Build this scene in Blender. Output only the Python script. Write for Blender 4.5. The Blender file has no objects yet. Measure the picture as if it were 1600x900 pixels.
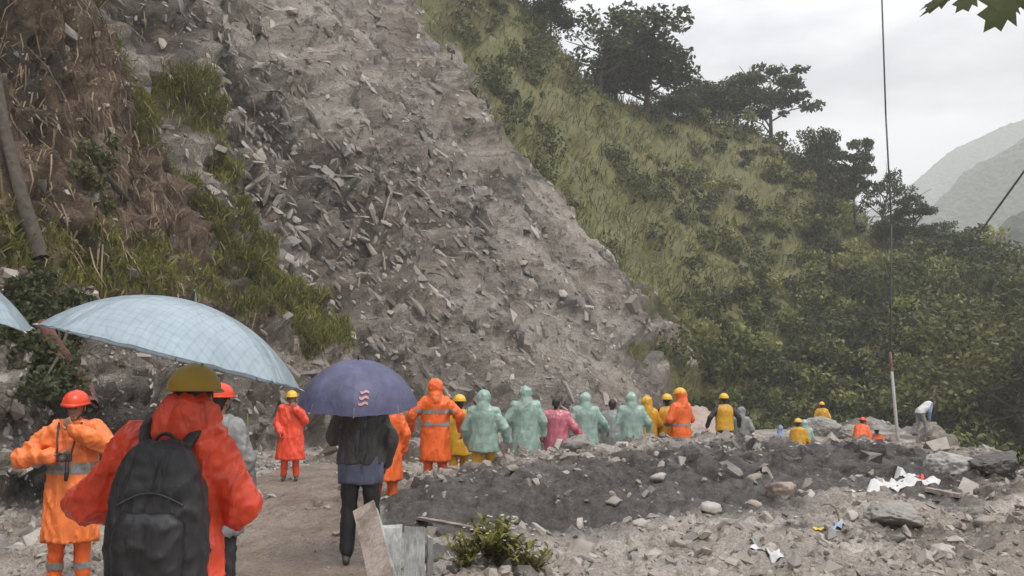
import bpy, bmesh, math, random
import numpy as np
from mathutils import Vector, Matrix, noise as mnoise
from mathutils.bvhtree import BVHTree

# ------------------------------------------------------------------ camera, sky, sun, exposure
SC = bpy.context.scene
COL = SC.collection
rng = np.random.default_rng(11)
random.seed(11)
FPX = 1500.0                      # focal length in pixels of a 1600 px wide picture
CAM = Vector((0.0, 0.0, 1.77))
PITCH = math.atan(155.0 / FPX)
cam_d = bpy.data.cameras.new('camera')
cam = bpy.data.objects.new('camera', cam_d)
COL.objects.link(cam)
cam.location = CAM
cam.rotation_euler = (math.pi / 2 + PITCH, 0, 0)
cam_d.sensor_width = 36.0
cam_d.lens = 36.0 * FPX / 1600.0
cam_d.clip_start = 0.05
cam_d.clip_end = 8000
SC.camera = cam

SUN_EL, SUN_AZ = math.radians(58), math.radians(150)
world = bpy.data.worlds.new('World')
SC.world = world
world.use_nodes = True
wn, wl = world.node_tree.nodes, world.node_tree.links
wn.clear()
w_out = wn.new('ShaderNodeOutputWorld')
w_bg = wn.new('ShaderNodeBackground')
w_bg.inputs['Strength'].default_value = 1.95
w_sky = wn.new('ShaderNodeTexSky')
w_sky.sky_type = 'NISHITA'
w_sky.sun_disc = False
w_sky.sun_elevation = SUN_EL
w_sky.sun_rotation = SUN_AZ
w_sky.dust_density = 6.0
w_sc = wn.new('ShaderNodeMixRGB'); w_sc.blend_type = 'MULTIPLY'; w_sc.inputs[0].default_value = 1.0
w_sc.inputs[2].default_value = (0.08, 0.08, 0.08, 1)
wl.new(w_sky.outputs[0], w_sc.inputs[1])
w_tc = wn.new('ShaderNodeTexCoord')
w_map = wn.new('ShaderNodeMapping'); w_map.inputs['Scale'].default_value = (1.0, 1.0, 2.6)
wl.new(w_tc.outputs['Generated'], w_map.inputs[0])
w_no = wn.new('ShaderNodeTexNoise'); w_no.inputs['Scale'].default_value = 3.4
w_no.inputs['Detail'].default_value = 6.0; w_no.inputs['Roughness'].default_value = 0.55
wl.new(w_map.outputs[0], w_no.inputs['Vector'])
w_rp = wn.new('ShaderNodeValToRGB')
w_rp.color_ramp.elements[0].position = 0.40; w_rp.color_ramp.elements[0].color = (0.44, 0.45, 0.475, 1)
w_rp.color_ramp.elements[1].position = 0.60; w_rp.color_ramp.elements[1].color = (0.86, 0.86, 0.872, 1)
wl.new(w_no.outputs['Fac'], w_rp.inputs[0])
w_mx = wn.new('ShaderNodeMixRGB'); w_mx.inputs[0].default_value = 0.88
wl.new(w_sc.outputs[0], w_mx.inputs[1]); wl.new(w_rp.outputs[0], w_mx.inputs[2])
# an overcast dome: brighter overhead than at the skyline, (1 + 2 sin e) / 3
w_nm = wn.new('ShaderNodeSeparateXYZ'); wl.new(w_tc.outputs['Generated'], w_nm.inputs[0])
w_el = wn.new('ShaderNodeMath'); w_el.operation = 'MULTIPLY_ADD'; w_el.use_clamp = False
w_el.inputs[1].default_value = 2.0 / 3.0; w_el.inputs[2].default_value = 1.0 / 3.0
w_ps = wn.new('ShaderNodeMath'); w_ps.operation = 'MAXIMUM'; w_ps.inputs[1].default_value = 0.0
wl.new(w_nm.outputs[2], w_ps.inputs[0]); wl.new(w_ps.outputs[0], w_el.inputs[0])
w_cie = wn.new('ShaderNodeMixRGB'); w_cie.blend_type = 'MULTIPLY'; w_cie.inputs[0].default_value = 1.0
wl.new(w_mx.outputs[0], w_cie.inputs[1]); wl.new(w_el.outputs[0], w_cie.inputs[2])
wl.new(w_cie.outputs[0], w_bg.inputs['Color'])
wl.new(w_bg.outputs[0], w_out.inputs['Surface'])

sun_d = bpy.data.lights.new('sun', 'SUN')
sun = bpy.data.objects.new('sun', sun_d)
COL.objects.link(sun)
sun_d.energy = 1.3
sun_d.angle = math.radians(18)
sun_d.color = (1.0, 0.97, 0.93)
_sd = Vector((math.sin(SUN_AZ) * math.cos(SUN_EL), math.cos(SUN_AZ) * math.cos(SUN_EL), math.sin(SUN_EL)))
sun.rotation_euler = _sd.to_track_quat('Z', 'Y').to_euler()
sun.location = (0, 0, 60)

SC.view_settings.view_transform = 'Standard'
SC.view_settings.look = 'None'
SC.view_settings.exposure = 0.62
SC.view_settings.gamma = 1.0
SC.render.engine = 'CYCLES'
SC.cycles.use_denoising = True
SC.cycles.max_bounces = 6
SC.cycles.volume_bounces = 3
SC.cycles.transparent_max_bounces = 6

# ------------------------------------------------------------------ small helpers
def P(px, py, Y):
    """world point on the pixel ray at forward distance Y (small angle camera, horizon row 605)"""
    return ray(px, py, Y)

_cp, _sp = math.cos(PITCH), math.sin(PITCH)
def raydir(px, py):
    u, v = (px - 800.0) / FPX, (450.0 - py) / FPX
    return Vector((u, _cp - v * _sp, _sp + v * _cp))

def ray(px, py, Y):
    d = raydir(px, py)
    return CAM + d * (Y / d.y)

def link(o, parent=None):
    COL.objects.link(o)
    if parent is not None:
        o.parent = parent
    return o

def tag(o, label, cat, group=None):
    o['label'] = label; o['category'] = cat
    if group: o['group'] = group
    return o

def empty(name, loc, rz=0.0):
    o = bpy.data.objects.new(name, None)
    o.empty_display_size = 0.2
    o.location = loc; o.rotation_euler = (0, 0, rz)
    return link(o)

def mesh_np(name, V, F, smooth=False):
    """V (n,3) array, F (m,k) int array with constant k"""
    me = bpy.data.meshes.new(name)
    V = np.asarray(V, dtype=np.float32); F = np.asarray(F, dtype=np.int32)
    n, k = F.shape
    me.vertices.add(len(V)); me.vertices.foreach_set('co', V.ravel())
    me.loops.add(n * k); me.loops.foreach_set('vertex_index', F.ravel())
    me.polygons.add(n); me.polygons.foreach_set('loop_start', np.arange(0, n * k, k, dtype=np.int32))
    me.polygons.foreach_set('use_smooth', np.full(n, smooth))
    me.update(calc_edges=True)
    return me

def mobj(name, me, mat, parent=None, loc=None):
    o = bpy.data.objects.new(name, me)
    if mat is not None and not me.materials:
        me.materials.append(mat)
    if loc is not None: o.location = loc
    return link(o, parent)

_perm = np.random.default_rng(5).permutation(256)
_perm = np.concatenate([_perm, _perm, _perm])
_g3 = np.random.default_rng(6).normal(size=(256, 3)); _g3 /= np.linalg.norm(_g3, axis=1)[:, None]
def perlin(p):
    p = np.asarray(p, dtype=np.float64)
    i = np.floor(p).astype(np.int64); f = p - i; i &= 255
    u = f * f * f * (f * (f * 6 - 15) + 10)
    out = 0
    for dx in (0, 1):
        wx = u[:, 0] if dx else 1 - u[:, 0]
        for dy in (0, 1):
            wy = u[:, 1] if dy else 1 - u[:, 1]
            for dz in (0, 1):
                wz = u[:, 2] if dz else 1 - u[:, 2]
                h = _perm[_perm[_perm[(i[:, 0] + dx) & 255] + ((i[:, 1] + dy) & 255)] + ((i[:, 2] + dz) & 255)]
                g = _g3[h]
                out = out + wx * wy * wz * (g[:, 0] * (f[:, 0] - dx) + g[:, 1] * (f[:, 1] - dy) + g[:, 2] * (f[:, 2] - dz))
    return out * 1.6

def fbm(p, octv=4, gain=0.5, lac=2.03):
    p = np.asarray(p, dtype=np.float64)
    s, a = 0, 1.0
    for _ in range(octv):
        s = s + a * perlin(p); p = p * lac + 17.3; a *= gain
    return s

def smooth01(x, a, b):
    t = np.clip((x - a) / (b - a), 0, 1)
    return t * t * (3 - 2 * t)

def seg_dist(Q, poly):
    """distance of points Q (n,k) to a polyline, and the arc parameter 0..len-1 of the nearest point"""
    best = np.full(len(Q), 1e9); bt = np.zeros(len(Q))
    for j in range(len(poly) - 1):
        a, b = np.array(poly[j]), np.array(poly[j + 1])
        ab = b - a
        t = np.clip(((Q - a) @ ab) / (ab @ ab), 0, 1)
        d = np.linalg.norm(Q - (a + t[:, None] * ab), axis=1)
        m = d < best
        best[m] = d[m]; bt[m] = j + t[m]
    return best, bt

# ------------------------------------------------------------------ materials
def nodes(name):
    m = bpy.data.materials.new(name); m.use_nodes = True
    nt = m.node_tree
    return m, nt.nodes, nt.links, nt.nodes['Principled BSDF']

def noise_node(N, L, scale, detail=5, rough=0.6, coord=None, dist=0.0):
    t = N.new('ShaderNodeTexNoise')
    t.inputs['Scale'].default_value = scale; t.inputs['Detail'].default_value = detail
    t.inputs['Roughness'].default_value = rough; t.inputs['Distortion'].default_value = dist
    if coord is not None: L.new(coord, t.inputs['Vector'])
    return t

def ramp(N, L, src, stops):
    r = N.new('ShaderNodeValToRGB')
    e = r.color_ramp.elements
    while len(e) < len(stops): e.new(0.5)
    for k, (p, c) in enumerate(stops):
        e[k].position = p; e[k].color = (*c, 1)
    L.new(src, r.inputs[0])
    return r

def bump(N, L, b, src, strength, dist):
    n = N.new('ShaderNodeBump'); n.inputs['Strength'].default_value = strength; n.inputs['Distance'].default_value = dist
    L.new(src, n.inputs['Height'])
    prev = b.inputs['Normal'].links[0].from_socket if b.inputs['Normal'].links else None
    if prev is not None: L.new(prev, n.inputs['Normal'])
    L.new(n.outputs[0], b.inputs['Normal'])

def simple(name, col, rough=0.6, var=0.25, scale=6.0, bmp=0.2, bscale=25.0, bdist=0.01, metal=0.0, spec=0.5, col2=None, coat=0.0):
    m, N, L, b = nodes(name)
    tc = N.new('ShaderNodeTexCoord')
    n = noise_node(N, L, scale, 5, 0.6, tc.outputs['Object'])
    c2 = col2 or tuple(max(0, c * (1 - var * 1.6)) for c in col)
    c1 = tuple(min(1, c * (1 + var * 0.6)) for c in col)
    r = ramp(N, L, n.outputs['Fac'], [(0.32, c2), (0.68, c1)])
    L.new(r.outputs[0], b.inputs['Base Color'])
    b.inputs['Roughness'].default_value = rough
    b.inputs['Metallic'].default_value = metal
    b.inputs['Specular IOR Level'].default_value = spec
    b.inputs['Coat Weight'].default_value = coat
    b.inputs['Coat Roughness'].default_value = 0.25
    if bmp > 0:
        n2 = noise_node(N, L, bscale, 6, 0.65, tc.outputs['Object'])
        bump(N, L, b, n2.outputs['Fac'], bmp, bdist)
    return m

def cloth(name, col, rough=0.45, var=0.16, fold=0.5, spec=0.5, trans=0.0, alpha=1.0, dirt=0.0):
    """wet rain wear: soft colour drift, stretched crease relief and fine weave"""
    m, N, L, b = nodes(name)
    tc = N.new('ShaderNodeTexCoord')
    n = noise_node(N, L, 5.0, 4, 0.6, tc.outputs['Object'])
    c2 = tuple(c * (1 - var * 2) for c in col); c1 = tuple(min(1, c * (1 + var)) for c in col)
    r = ramp(N, L, n.outputs['Fac'], [(0.3, c2), (0.7, c1)])
    src = r.outputs[0]
    if dirt > 0:
        nd = noise_node(N, L, 2.3, 6, 0.7, tc.outputs['Object'])
        rd = ramp(N, L, nd.outputs['Fac'], [(0.52, (0, 0, 0)), (0.7, (dirt, dirt, dirt))])
        mx = N.new('ShaderNodeMixRGB'); mx.inputs[2].default_value = (0.13, 0.10, 0.075, 1)
        L.new(rd.outputs[0], mx.inputs[0]); L.new(src, mx.inputs[1]); src = mx.outputs[0]
    L.new(src, b.inputs['Base Color'])
    b.inputs['Roughness'].default_value = rough
    b.inputs['Specular IOR Level'].default_value = spec
    mp = N.new('ShaderNodeMapping'); mp.inputs['Scale'].default_value = (9, 9, 3.2); mp.inputs['Rotation'].default_value = (0.3, 0.35, 0)
    L.new(tc.outputs['Object'], mp.inputs[0])
    nf = noise_node(N, L, 1.0, 3, 0.5, mp.outputs[0], 0.8)
    bump(N, L, b, nf.outputs['Fac'], fold, 0.05)
    nw = noise_node(N, L, 160.0, 2, 0.5, tc.outputs['Object'])
    bump(N, L, b, nw.outputs['Fac'], 0.12, 0.002)
    if trans > 0:
        b.inputs['Transmission Weight'].default_value = 0.0
        tr = N.new('ShaderNodeBsdfTranslucent'); L.new(src, tr.inputs['Color'])
        ms = N.new('ShaderNodeMixShader'); ms.inputs[0].default_value = trans
        L.new(b.outputs[0], ms.inputs[1]); L.new(tr.outputs[0], ms.inputs[2])
        last = ms.outputs[0]
        if alpha < 1:
            tp = N.new('ShaderNodeBsdfTransparent'); ma = N.new('ShaderNodeMixShader'); ma.inputs[0].default_value = alpha
            L.new(tp.outputs[0], ma.inputs[1]); L.new(last, ma.inputs[2]); last = ma.outputs[0]
        L.new(last, N['Material Output'].inputs['Surface'])
    return m

def leafy(name, c1, c2, rough=0.55, trans=0.3):
    m, N, L, b = nodes(name)
    g = N.new('ShaderNodeNewGeometry')
    tc = N.new('ShaderNodeTexCoord')
    n = noise_node(N, L, 0.35, 4, 0.6, tc.outputs['Object'])
    ad = N.new('ShaderNodeMath'); ad.operation = 'MULTIPLY_ADD'; ad.inputs[1].default_value = 0.55
    L.new(g.outputs['Random Per Island'], ad.inputs[0])
    mu = N.new('ShaderNodeMath'); mu.operation = 'MULTIPLY_ADD'; mu.inputs[1].default_value = 1.1; mu.inputs[2].default_value = -0.3
    L.new(n.outputs['Fac'], mu.inputs[0]); L.new(mu.outputs[0], ad.inputs[2])
    r = ramp(N, L, ad.outputs[0], [(0.15, c1), (0.85, c2)])
    L.new(r.outputs[0], b.inputs['Base Color'])
    b.inputs['Roughness'].default_value = rough
    b.inputs['Specular IOR Level'].default_value = 0.3
    tr = N.new('ShaderNodeBsdfTranslucent'); L.new(r.outputs[0], tr.inputs['Color'])
    ms = N.new('ShaderNodeMixShader'); ms.inputs[0].default_value = trans
    L.new(b.outputs[0], ms.inputs[1]); L.new(tr.outputs[0], ms.inputs[2])
    L.new(ms.outputs[0], N['Material Output'].inputs['Surface'])
    return m

M = {}
M['bark'] = simple('bark', (0.085, 0.068, 0.052), 0.85, 0.3, 8, 0.7, 30, 0.02)
M['red_bark'] = simple('red_bark', (0.15, 0.062, 0.05), 0.8, 0.3, 8, 0.7, 30, 0.02)
M['pale_wood'] = simple('pale_wood', (0.30, 0.24, 0.17), 0.8, 0.3, 5, 0.5, 30, 0.01)
M['leaf_dark'] = leafy('leaf_dark', (0.028, 0.036, 0.016), (0.105, 0.118, 0.050))
M['leaf_mid'] = leafy('leaf_mid', (0.034, 0.044, 0.015), (0.115, 0.130, 0.042))
M['leaf_olive'] = leafy('leaf_olive', (0.055, 0.062, 0.022), (0.25, 0.245, 0.085))
M['grass'] = leafy('grass', (0.075, 0.078, 0.026), (0.27, 0.25, 0.095), 0.6, 0.35)
M['fern'] = leafy('fern', (0.080, 0.084, 0.020), (0.275, 0.262, 0.066), 0.55, 0.35)

def stone_mat(name, dark, light, wet=0.5):
    m, N, L, b = nodes(name)
    g = N.new('ShaderNodeNewGeometry'); tc = N.new('ShaderNodeTexCoord')
    n = noise_node(N, L, 5.0, 6, 0.65, tc.outputs['Object'])
    ad = N.new('ShaderNodeMath'); ad.operation = 'MULTIPLY_ADD'; ad.inputs[1].default_value = 0.75
    L.new(g.outputs['Random Per Island'], ad.inputs[0])
    mu = N.new('ShaderNodeMath'); mu.operation = 'MULTIPLY_ADD'; mu.inputs[1].default_value = 0.9; mu.inputs[2].default_value = -0.32
    L.new(n.outputs['Fac'], mu.inputs[0]); L.new(mu.outputs[0], ad.inputs[2])
    mid = tuple((a + c) / 2 for a, c in zip(dark, light))
    warm = (mid[0] * 1.06, mid[1] * 0.99, mid[2] * 0.92)
    r = ramp(N, L, ad.outputs[0], [(0.05, dark), (0.45, mid), (0.6, warm), (0.98, light)])
    L.new(r.outputs[0], b.inputs['Base Color'])
    b.inputs['Roughness'].default_value = wet
    n2 = noise_node(N, L, 22.0, 6, 0.7, tc.outputs['Object'])
    bump(N, L, b, n2.outputs['Fac'], 0.5, 0.03)
    return m
M['rubble'] = stone_mat('rubble', (0.085, 0.074, 0.064), (0.45, 0.412, 0.370), 0.55)
M['boulder'] = stone_mat('boulder', (0.15, 0.138, 0.124), (0.42, 0.39, 0.35), 0.6)
# ------------------------------------------------------------------ terrain: thin-plate surface through surveyed points
_ctrl = []
def cw(x, y, z): _ctrl.append((x, y, z))
def cp(px, py, Y): p = ray(px, py, Y); _ctrl.append((p.x, p.y, p.z))
for c in [(0, -10, 0), (-4, -8, 0), (8, -10, -1), (0, 0, 0), (4, 2, 0), (-3, 2, 0), (-3, 8, 0), (-1.5, 12, 0), (-4, 16, -.02), (-3.4, 20, -.04),
          (0, 22, 0), (4, 22, 0), (3, 17, 0), (1, 10, 0), (5, 9, 0), (6, 28, 0), (9, 36, -.1), (12, 43, -.3), (-5.3, 9, .05), (-6.3, 14, .1), (-5.4, 22, .1),
          (-7.2, 3, .4), (-12, 3, 8), (-14, -8, 9), (-6.5, -8, .3), (12, 25, -.3), (14.5, 35, -.25), (16, 41, -.6), (8, 15, 0), (7, 10, -.1),
          (11, 12, -1.6), (15, 14, -4.5), (22, 14, -9), (10, 4, -1.8), (18, 0, -7), (14.5, 25, -2.0), (19, 30, -5), (24, 40, -6.5), (20, 42, -3), (30, 30, -10), (40, 40, -11), (34, 10, -13)]:
    cw(*c)
COLS = [
    (60, [(640, 14.6), (400, 17.5), (200, 19.5), (0, 21.5), (-160, 24)]),
    (-160, [(600, 12.5), (300, 15), (0, 18), (-160, 20)]),
    (180, [(650, 19.5), (430, 22), (230, 24.5), (30, 27), (-160, 30)]),
    (300, [(640, 23.8), (470, 26.5), (260, 30), (50, 34), (-150, 38)]),
    (500, [(690, 27.5), (570, 30), (400, 35.5), (200, 43), (0, 51), (-150, 58)]),
    (700, [(672, 34), (600, 36.5), (450, 43), (300, 52), (150, 63), (0, 76), (-90, 84)]),
    (900, [(664, 43), (600, 46), (480, 53), (360, 62), (250, 72), (110, 90)]),
    (1050, [(654, 52), (600, 55), (500, 63), (400, 73), (300, 84), (180, 100)]),
    (1150, [(690, 60), (600, 65), (480, 75), (350, 88), (205, 108)]),
    (1300, [(760, 58), (620, 69), (500, 79), (390, 90), (300, 100)]),
    (1450, [(780, 56), (600, 68), (480, 78), (395, 88)]),
    (1600, [(820, 53), (650, 62), (530, 72), (460, 80)]),
    (1760, [(900, 48), (720, 58), (600, 68), (540, 75)]),
]
for px, rows in COLS:
    for py, Y in rows: cp(px, py, Y)
    p = ray(px, rows[-1][0], rows[-1][1])
    d = 1.0 if px <= 500 else -1.0
    d2 = (Vector((p.x, p.y, 0))).normalized()
    _ctrl.append((p.x + d2.x * 14, p.y + d2.y * 14, p.z + (5 if px <= 500 else -3.0)))
    _ctrl.append((p.x + d2.x * 34, p.y + d2.y * 34, p.z + (9 if px <= 500 else -13.0)))
_C = np.array(_ctrl)
def _tps(r2): return 0.5 * r2 * np.log(r2 + 1e-9)
_n = len(_C)
_d2 = ((_C[:, None, :2] - _C[None, :, :2]) ** 2).sum(-1)
_A = np.zeros((_n + 3, _n + 3))
_A[:_n, :_n] = _tps(_d2) + np.eye(_n) * 0.6
_A[:_n, _n] = 1; _A[:_n, _n + 1:] = _C[:, :2]; _A[_n, :_n] = 1; _A[_n + 1:, :_n] = _C[:, :2].T
_w = np.linalg.solve(_A, np.concatenate([_C[:, 2], np.zeros(3)]))

BERM = [(ray(x, y, d).x, ray(x, y, d).y, ray(x, y, d).z) for x, y, d in
        [(640, 800, 12.6), (730, 785, 13.4), (825, 748, 14.0), (905, 694, 15.1), (1000, 690, 15.4), (1150, 676, 16.5), (1260, 688, 17), (1380, 686, 17.5), (1480, 690, 18.5), (1540, 718, 17), (1610, 770, 13.5), (1680, 840, 11)]]
_bxy = [(b[0], b[1]) for b in BERM]; _bh = np.array([b[2] for b in BERM])
FLATS = []            # (x, y, z, radius) small trodden spots where somebody stands

def height(x, y):
    x = np.atleast_1d(np.asarray(x, float)); y = np.atleast_1d(np.asarray(y, float))
    Q = np.stack([x, y], 1)
    z = np.empty(len(x))
    for a in range(0, len(x), 20000):
        q = Q[a:a + 20000]
        r2 = ((q[:, None, :] - _C[None, :, :2]) ** 2).sum(-1)
        z[a:a + 20000] = _tps(r2) @ _w[:_n] + _w[_n] + q @ _w[_n + 1:]
    # trodden platform stays level
    plat = smooth01(z, 1.6, 0.5) * smooth01(z, -1.0, -0.25) * smooth01(y, 48, 40)
    z = z * (1 - 0.85 * plat)
    d, t = seg_dist(Q, _bxy)
    zb = np.zeros(len(x)); rq = np.hypot(x, y)
    for k in np.linspace(0, len(_bh) - 1, 56):
        ar = np.arange(len(_bh))
        bx_, by_, bz_ = np.interp(k, ar, [b[0] for b in BERM]), np.interp(k, ar, [b[1] for b in BERM]), np.interp(k, ar, _bh)
        dk = np.hypot(x - bx_, y - by_)
        w = 3.3 - 1.3 * np.clip((rq - math.hypot(bx_, by_)) / (dk + 0.3), -1, 1)
        zb = np.maximum(zb, bz_ * np.exp(-(dk / w) ** 2))
    lumps = fbm(np.stack([x * 0.55, y * 0.55, x * 0 + 3.3], 1), 3) * 0.26 + fbm(np.stack([x * 1.7, y * 1.7, x * 0 + 8.3], 1), 2) * 0.10
    near = np.exp(-(d / 5.5) ** 2)
    z = z + zb * 0.86 + lumps * near * 0.75
    z = z - 0.42 * np.exp(-(((x + 0.1) / 1.5) ** 2 + ((y - 11.3) / 0.75) ** 2) ** 1.3)
    r = np.hypot(x, y)
    far = smooth01(r, 125, 210)
    z = z * (1 - far) + far * (-30 - 10 * smooth01(r, 200, 900))
    for fx, fy, fz, fr in FLATS:
        k = np.exp(-(((x - fx) ** 2 + (y - fy) ** 2) / fr ** 2) ** 1.5)
        z = z * (1 - k) + fz * k
    return z
def gz(x, y): return float(height(x, y)[0])
# ------------------------------------------------------------------ who stands where (needed by the ground: trodden spots under the feet)
# key: (px of body axis, py of the top of head gear, distance, standing height to that top, drop of the hips, ...)
WHO = {}
def who(key, px, ytop, Y, H, low=0.0, flat=0.55):
    top = ray(px, ytop, Y)
    z = top.z - (H - low)
    WHO[key] = (top.x, Y, z, H)
    FLATS.append((top.x, Y, z, flat))
who('left', 120, 612, 8.8, 1.74)
who('pack', 279, 574, 4.55, 1.80, flat=0.8)
who('grey', 344, 601, 8.3, 1.76)
who('poncho', 456, 611, 18.6, 1.70)
who('dark', 566, 590, 9.3, 1.76)
who('behind', 603, 606, 13.2, 1.74)
who('stripe', 681, 591, 15.0, 1.80)
who('yellow_a', 718, 617, 16.4, 1.68)
who('green_a', 756, 608, 14.8, 1.70)
who('green_b', 821, 602, 17.0, 1.78)
who('pink', 869, 622, 17.4, 1.62)
who('green_c', 914, 612, 18.0, 1.72)
who('clear', 956, 630, 18.6, 1.62, 0.10)
who('green_d', 986, 612, 18.6, 1.72)
who('yellow_b', 1010, 618, 19.6, 1.68)
who('vest_a', 1042, 616, 19.8, 1.70)
who('red_b', 1063, 607, 19.2, 1.78)
who('vest_b', 1131, 615, 22.5, 1.70)
who('sit_grey', 1158, 636, 24.0, 1.66, 0.42)
who('rock_top', 1284, 628, 38.0, 1.68)
who('sit_yellow', 1246, 657, 27.0, 1.66, 0.60)
who('mint', 1256, 659, 28.5, 1.66, 0.62)
who('crouch', 1342, 655, 30.0, 1.68, 0.70)
who('under', 1370, 674, 33.0, 1.64, 0.72)
who('bend', 1436, 626, 36.0, 1.74, 0.42)
TOE = [(-6.6, -8), (-6.6, 3), (-5.8, 9), (-6.6, 14), (-6.6, 19), (-5.6, 24), (-2.5, 29), (3, 36), (8.5, 45), (15, 55), (25, 60), (40, 55)]

def polar_grid():
    th = np.concatenate([np.radians(np.linspace(-37, 37, 370)), np.radians(np.linspace(38.5, 321.5, 66))])
    r = np.concatenate([np.linspace(0.5, 2.8, 8), np.geomspace(3, 12, 110), np.geomspace(12, 48, 290)[1:], np.geomspace(48, 135, 120)[1:], np.geomspace(135, 1300, 26)[1:]])
    T, R = np.meshgrid(th, r)
    x = (np.sin(T) * R).ravel(); y = (np.cos(T) * R).ravel()
    nr, nt = len(r), len(th)
    i, j = np.meshgrid(np.arange(nr - 1), np.arange(nt), indexing='ij')
    j2 = (j + 1) % nt
    F = np.stack([i * nt + j, i * nt + j2, (i + 1) * nt + j2, (i + 1) * nt + j], -1).reshape(-1, 4)
    return x, y, F, nr, nt

def grid_normals(V, F):
    a = V[F[:, 2]] - V[F[:, 0]]; b = V[F[:, 3]] - V[F[:, 1]]
    fn = np.cross(a, b)
    N = np.zeros_like(V)
    for k in range(4): np.add.at(N, F[:, k], fn)
    N /= np.linalg.norm(N, axis=1)[:, None] + 1e-12
    N[N[:, 2] < 0] *= -1
    return N

gx, gy, GF, _nr, _nt = polar_grid()
GV = np.stack([gx, gy, height(gx, gy)], 1)
_coarse = BVHTree.FromPolygons([tuple(v) for v in GV[::1]], [tuple(f) for f in GF.tolist()])
def hit(px, py, tree=None):
    """where the sight line through a pixel meets the ground"""
    h = (tree or _coarse).ray_cast(CAM + raydir(px, py) * 3.0, raydir(px, py).normalized())
    return h[0]
GN = grid_normals(GV, GF)
ang = np.degrees(np.arccos(np.clip(GN[:, 2], -1, 1)))
rr = np.hypot(gx, gy)
Q2 = np.stack([gx, gy], 1)
toe_d, toe_t = seg_dist(Q2, TOE)
toe_s = np.interp(toe_t, np.arange(len(TOE)), np.concatenate([[0], np.cumsum([math.dist(TOE[k], TOE[k + 1]) for k in range(len(TOE) - 1)])]))

def strip(pts, width):
    pl = [tuple(h) for h in (hit(*p) for p in pts) if h is not None]
    d, _ = seg_dist(GV, pl)
    return np.exp(-(d / width) ** 2), pl
wob = fbm(GV * 0.6, 3)
g1, pl1 = strip([(185, 3), (215, 60), (238, 140), (262, 220), (300, 300), (350, 390), (400, 460), (470, 530)], 0.75)
g2, pl2 = strip([(285, 150), (325, 235), (355, 300), (385, 360), (425, 450), (500, 520)], 0.95)
g3, pl3 = strip([(20, 430), (110, 420), (200, 440), (300, 450), (420, 500)], 1.1)
g4, pl4 = strip([(735, 120), (780, 225), (860, 310), (930, 400), (1010, 490), (1085, 575)], 1.7)
g5, _ = strip([(640, 20), (690, 90), (735, 170)], 2.2)
# the spur right of the talus edge: X beyond the edge line, by distance
_e = np.array(sorted([(p[1], p[0]) for p in pl4]))
spur = smooth01(gx - np.interp(gy, _e[:, 0], _e[:, 1]) + wob * 1.2 + fbm(GV * 0.22 + 9, 3) * 4.0, -0.4, 1.6) * smooth01(gy, 46, 53)
spur = np.maximum(spur, smooth01(gx - (8.5 + 0.27 * gy), 1.5, 6) * smooth01(GV[:, 2], -0.6, -2.2))
above = smooth01(GV[:, 2], 24, 30) * smooth01(gy, 60, 75)
grass = np.clip(np.maximum.reduce([g1 * 1.15, g2 * 1.2, g3 * 0.6, g4 * 0.85, g5 * 0.8, spur, above]), 0, 1)
grass = np.clip(grass + wob * 0.45 * smooth01(grass, 0.12, 0.4), 0, 1)
_z1 = np.array(sorted([(p[2], p[1]) for p in pl1]))
soil = smooth01(np.interp(GV[:, 2], _z1[:, 0], _z1[:, 1]) - gy + wob * 1.2, 0.2, 1.6) * smooth01(ang, 28, 42) * smooth01(GV[:, 2], 2.6, 4.2)
soil = np.clip(soil + 0.55 * np.exp(-((GV[:, 2] - 10) / 8) ** 2) * smooth01(ang, 50, 60) * smooth01(wob, 0.0, 0.6) * (gy < 40), 0, 1)
PATH = [(-1.6, -8), (-1.7, 4), (-2.35, 9), (-3.1, 14), (-4.0, 18.5), (-4.3, 22)]
path_d, _ = seg_dist(Q2, PATH)
mud = np.clip(smooth01(path_d + wob * 0.4, 1.55, 0.8) * smooth01(toe_d, 0.6, 1.6), 0, 1)
berm_d, _bt = seg_dist(Q2, _bxy)
dark = np.exp(-(seg_dist(Q2, [(-1.5, 12.0), (0.8, 12.2), (3.2, 13.2), (5.6, 15.0)])[0] / 2.0) ** 2) * 1.0
dark = np.maximum(dark, 0.75 * np.exp(-(((gx + 6.6) / 1.6) ** 2 + ((gy - 15.5) / 4.0) ** 2)))
dark = np.clip(dark + wob * 0.3, 0, 1) * (1 - mud)
cliff = smooth01(ang, 44, 58) * (gy < 60)
talus = smooth01(ang, 15, 27) * (1 - spur) * smooth01(gy, 12, 16)
streak = fbm(np.stack([toe_s * 0.95 + wob * 0.35, GV[:, 2] * 0.16, toe_d * 0.15], 1), 5, 0.62)
# bedding planes of the exposed rock: they dip to the right, so their broken edges run obliquely down the scar
bed_q = GV[:, 0] * 0.72 + GV[:, 2] * 0.69
bed_l = -GV[:, 0] * 0.69 + GV[:, 2] * 0.72
bedm = (1 - np.clip(soil * 1.4, 0, 1)) * smooth01(gy, 19, 26) * np.maximum(talus, cliff)
bed = fbm(np.stack([bed_q * 0.95 + wob * 0.22, bed_l * 0.085, gy * 0.07], 1) + 21, 5, 0.62)
_oc0 = np.array(tuple(hit(560, 360)))
bed_amp = 0.35 + 1.0 * np.exp(-(np.linalg.norm((GV - _oc0) * [1, 0.7, 1], axis=1) / 10.0) ** 2)
streak = streak * (1 - bedm) + bed * bedm
gully = fbm(np.stack([toe_s * 0.30, GV[:, 2] * 0.035, toe_d * 0.03], 1), 3, 0.5)
ledge = fbm(np.stack([toe_s * 0.8, GV[:, 2] * 0.55, toe_d * 0.5], 1) + 40, 3, 0.6)
fine = fbm(GV * np.array([2.6, 2.6, 2.0]), 4, 0.6)
vfine = fbm(GV * 7.0, 2, 0.6)
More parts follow.
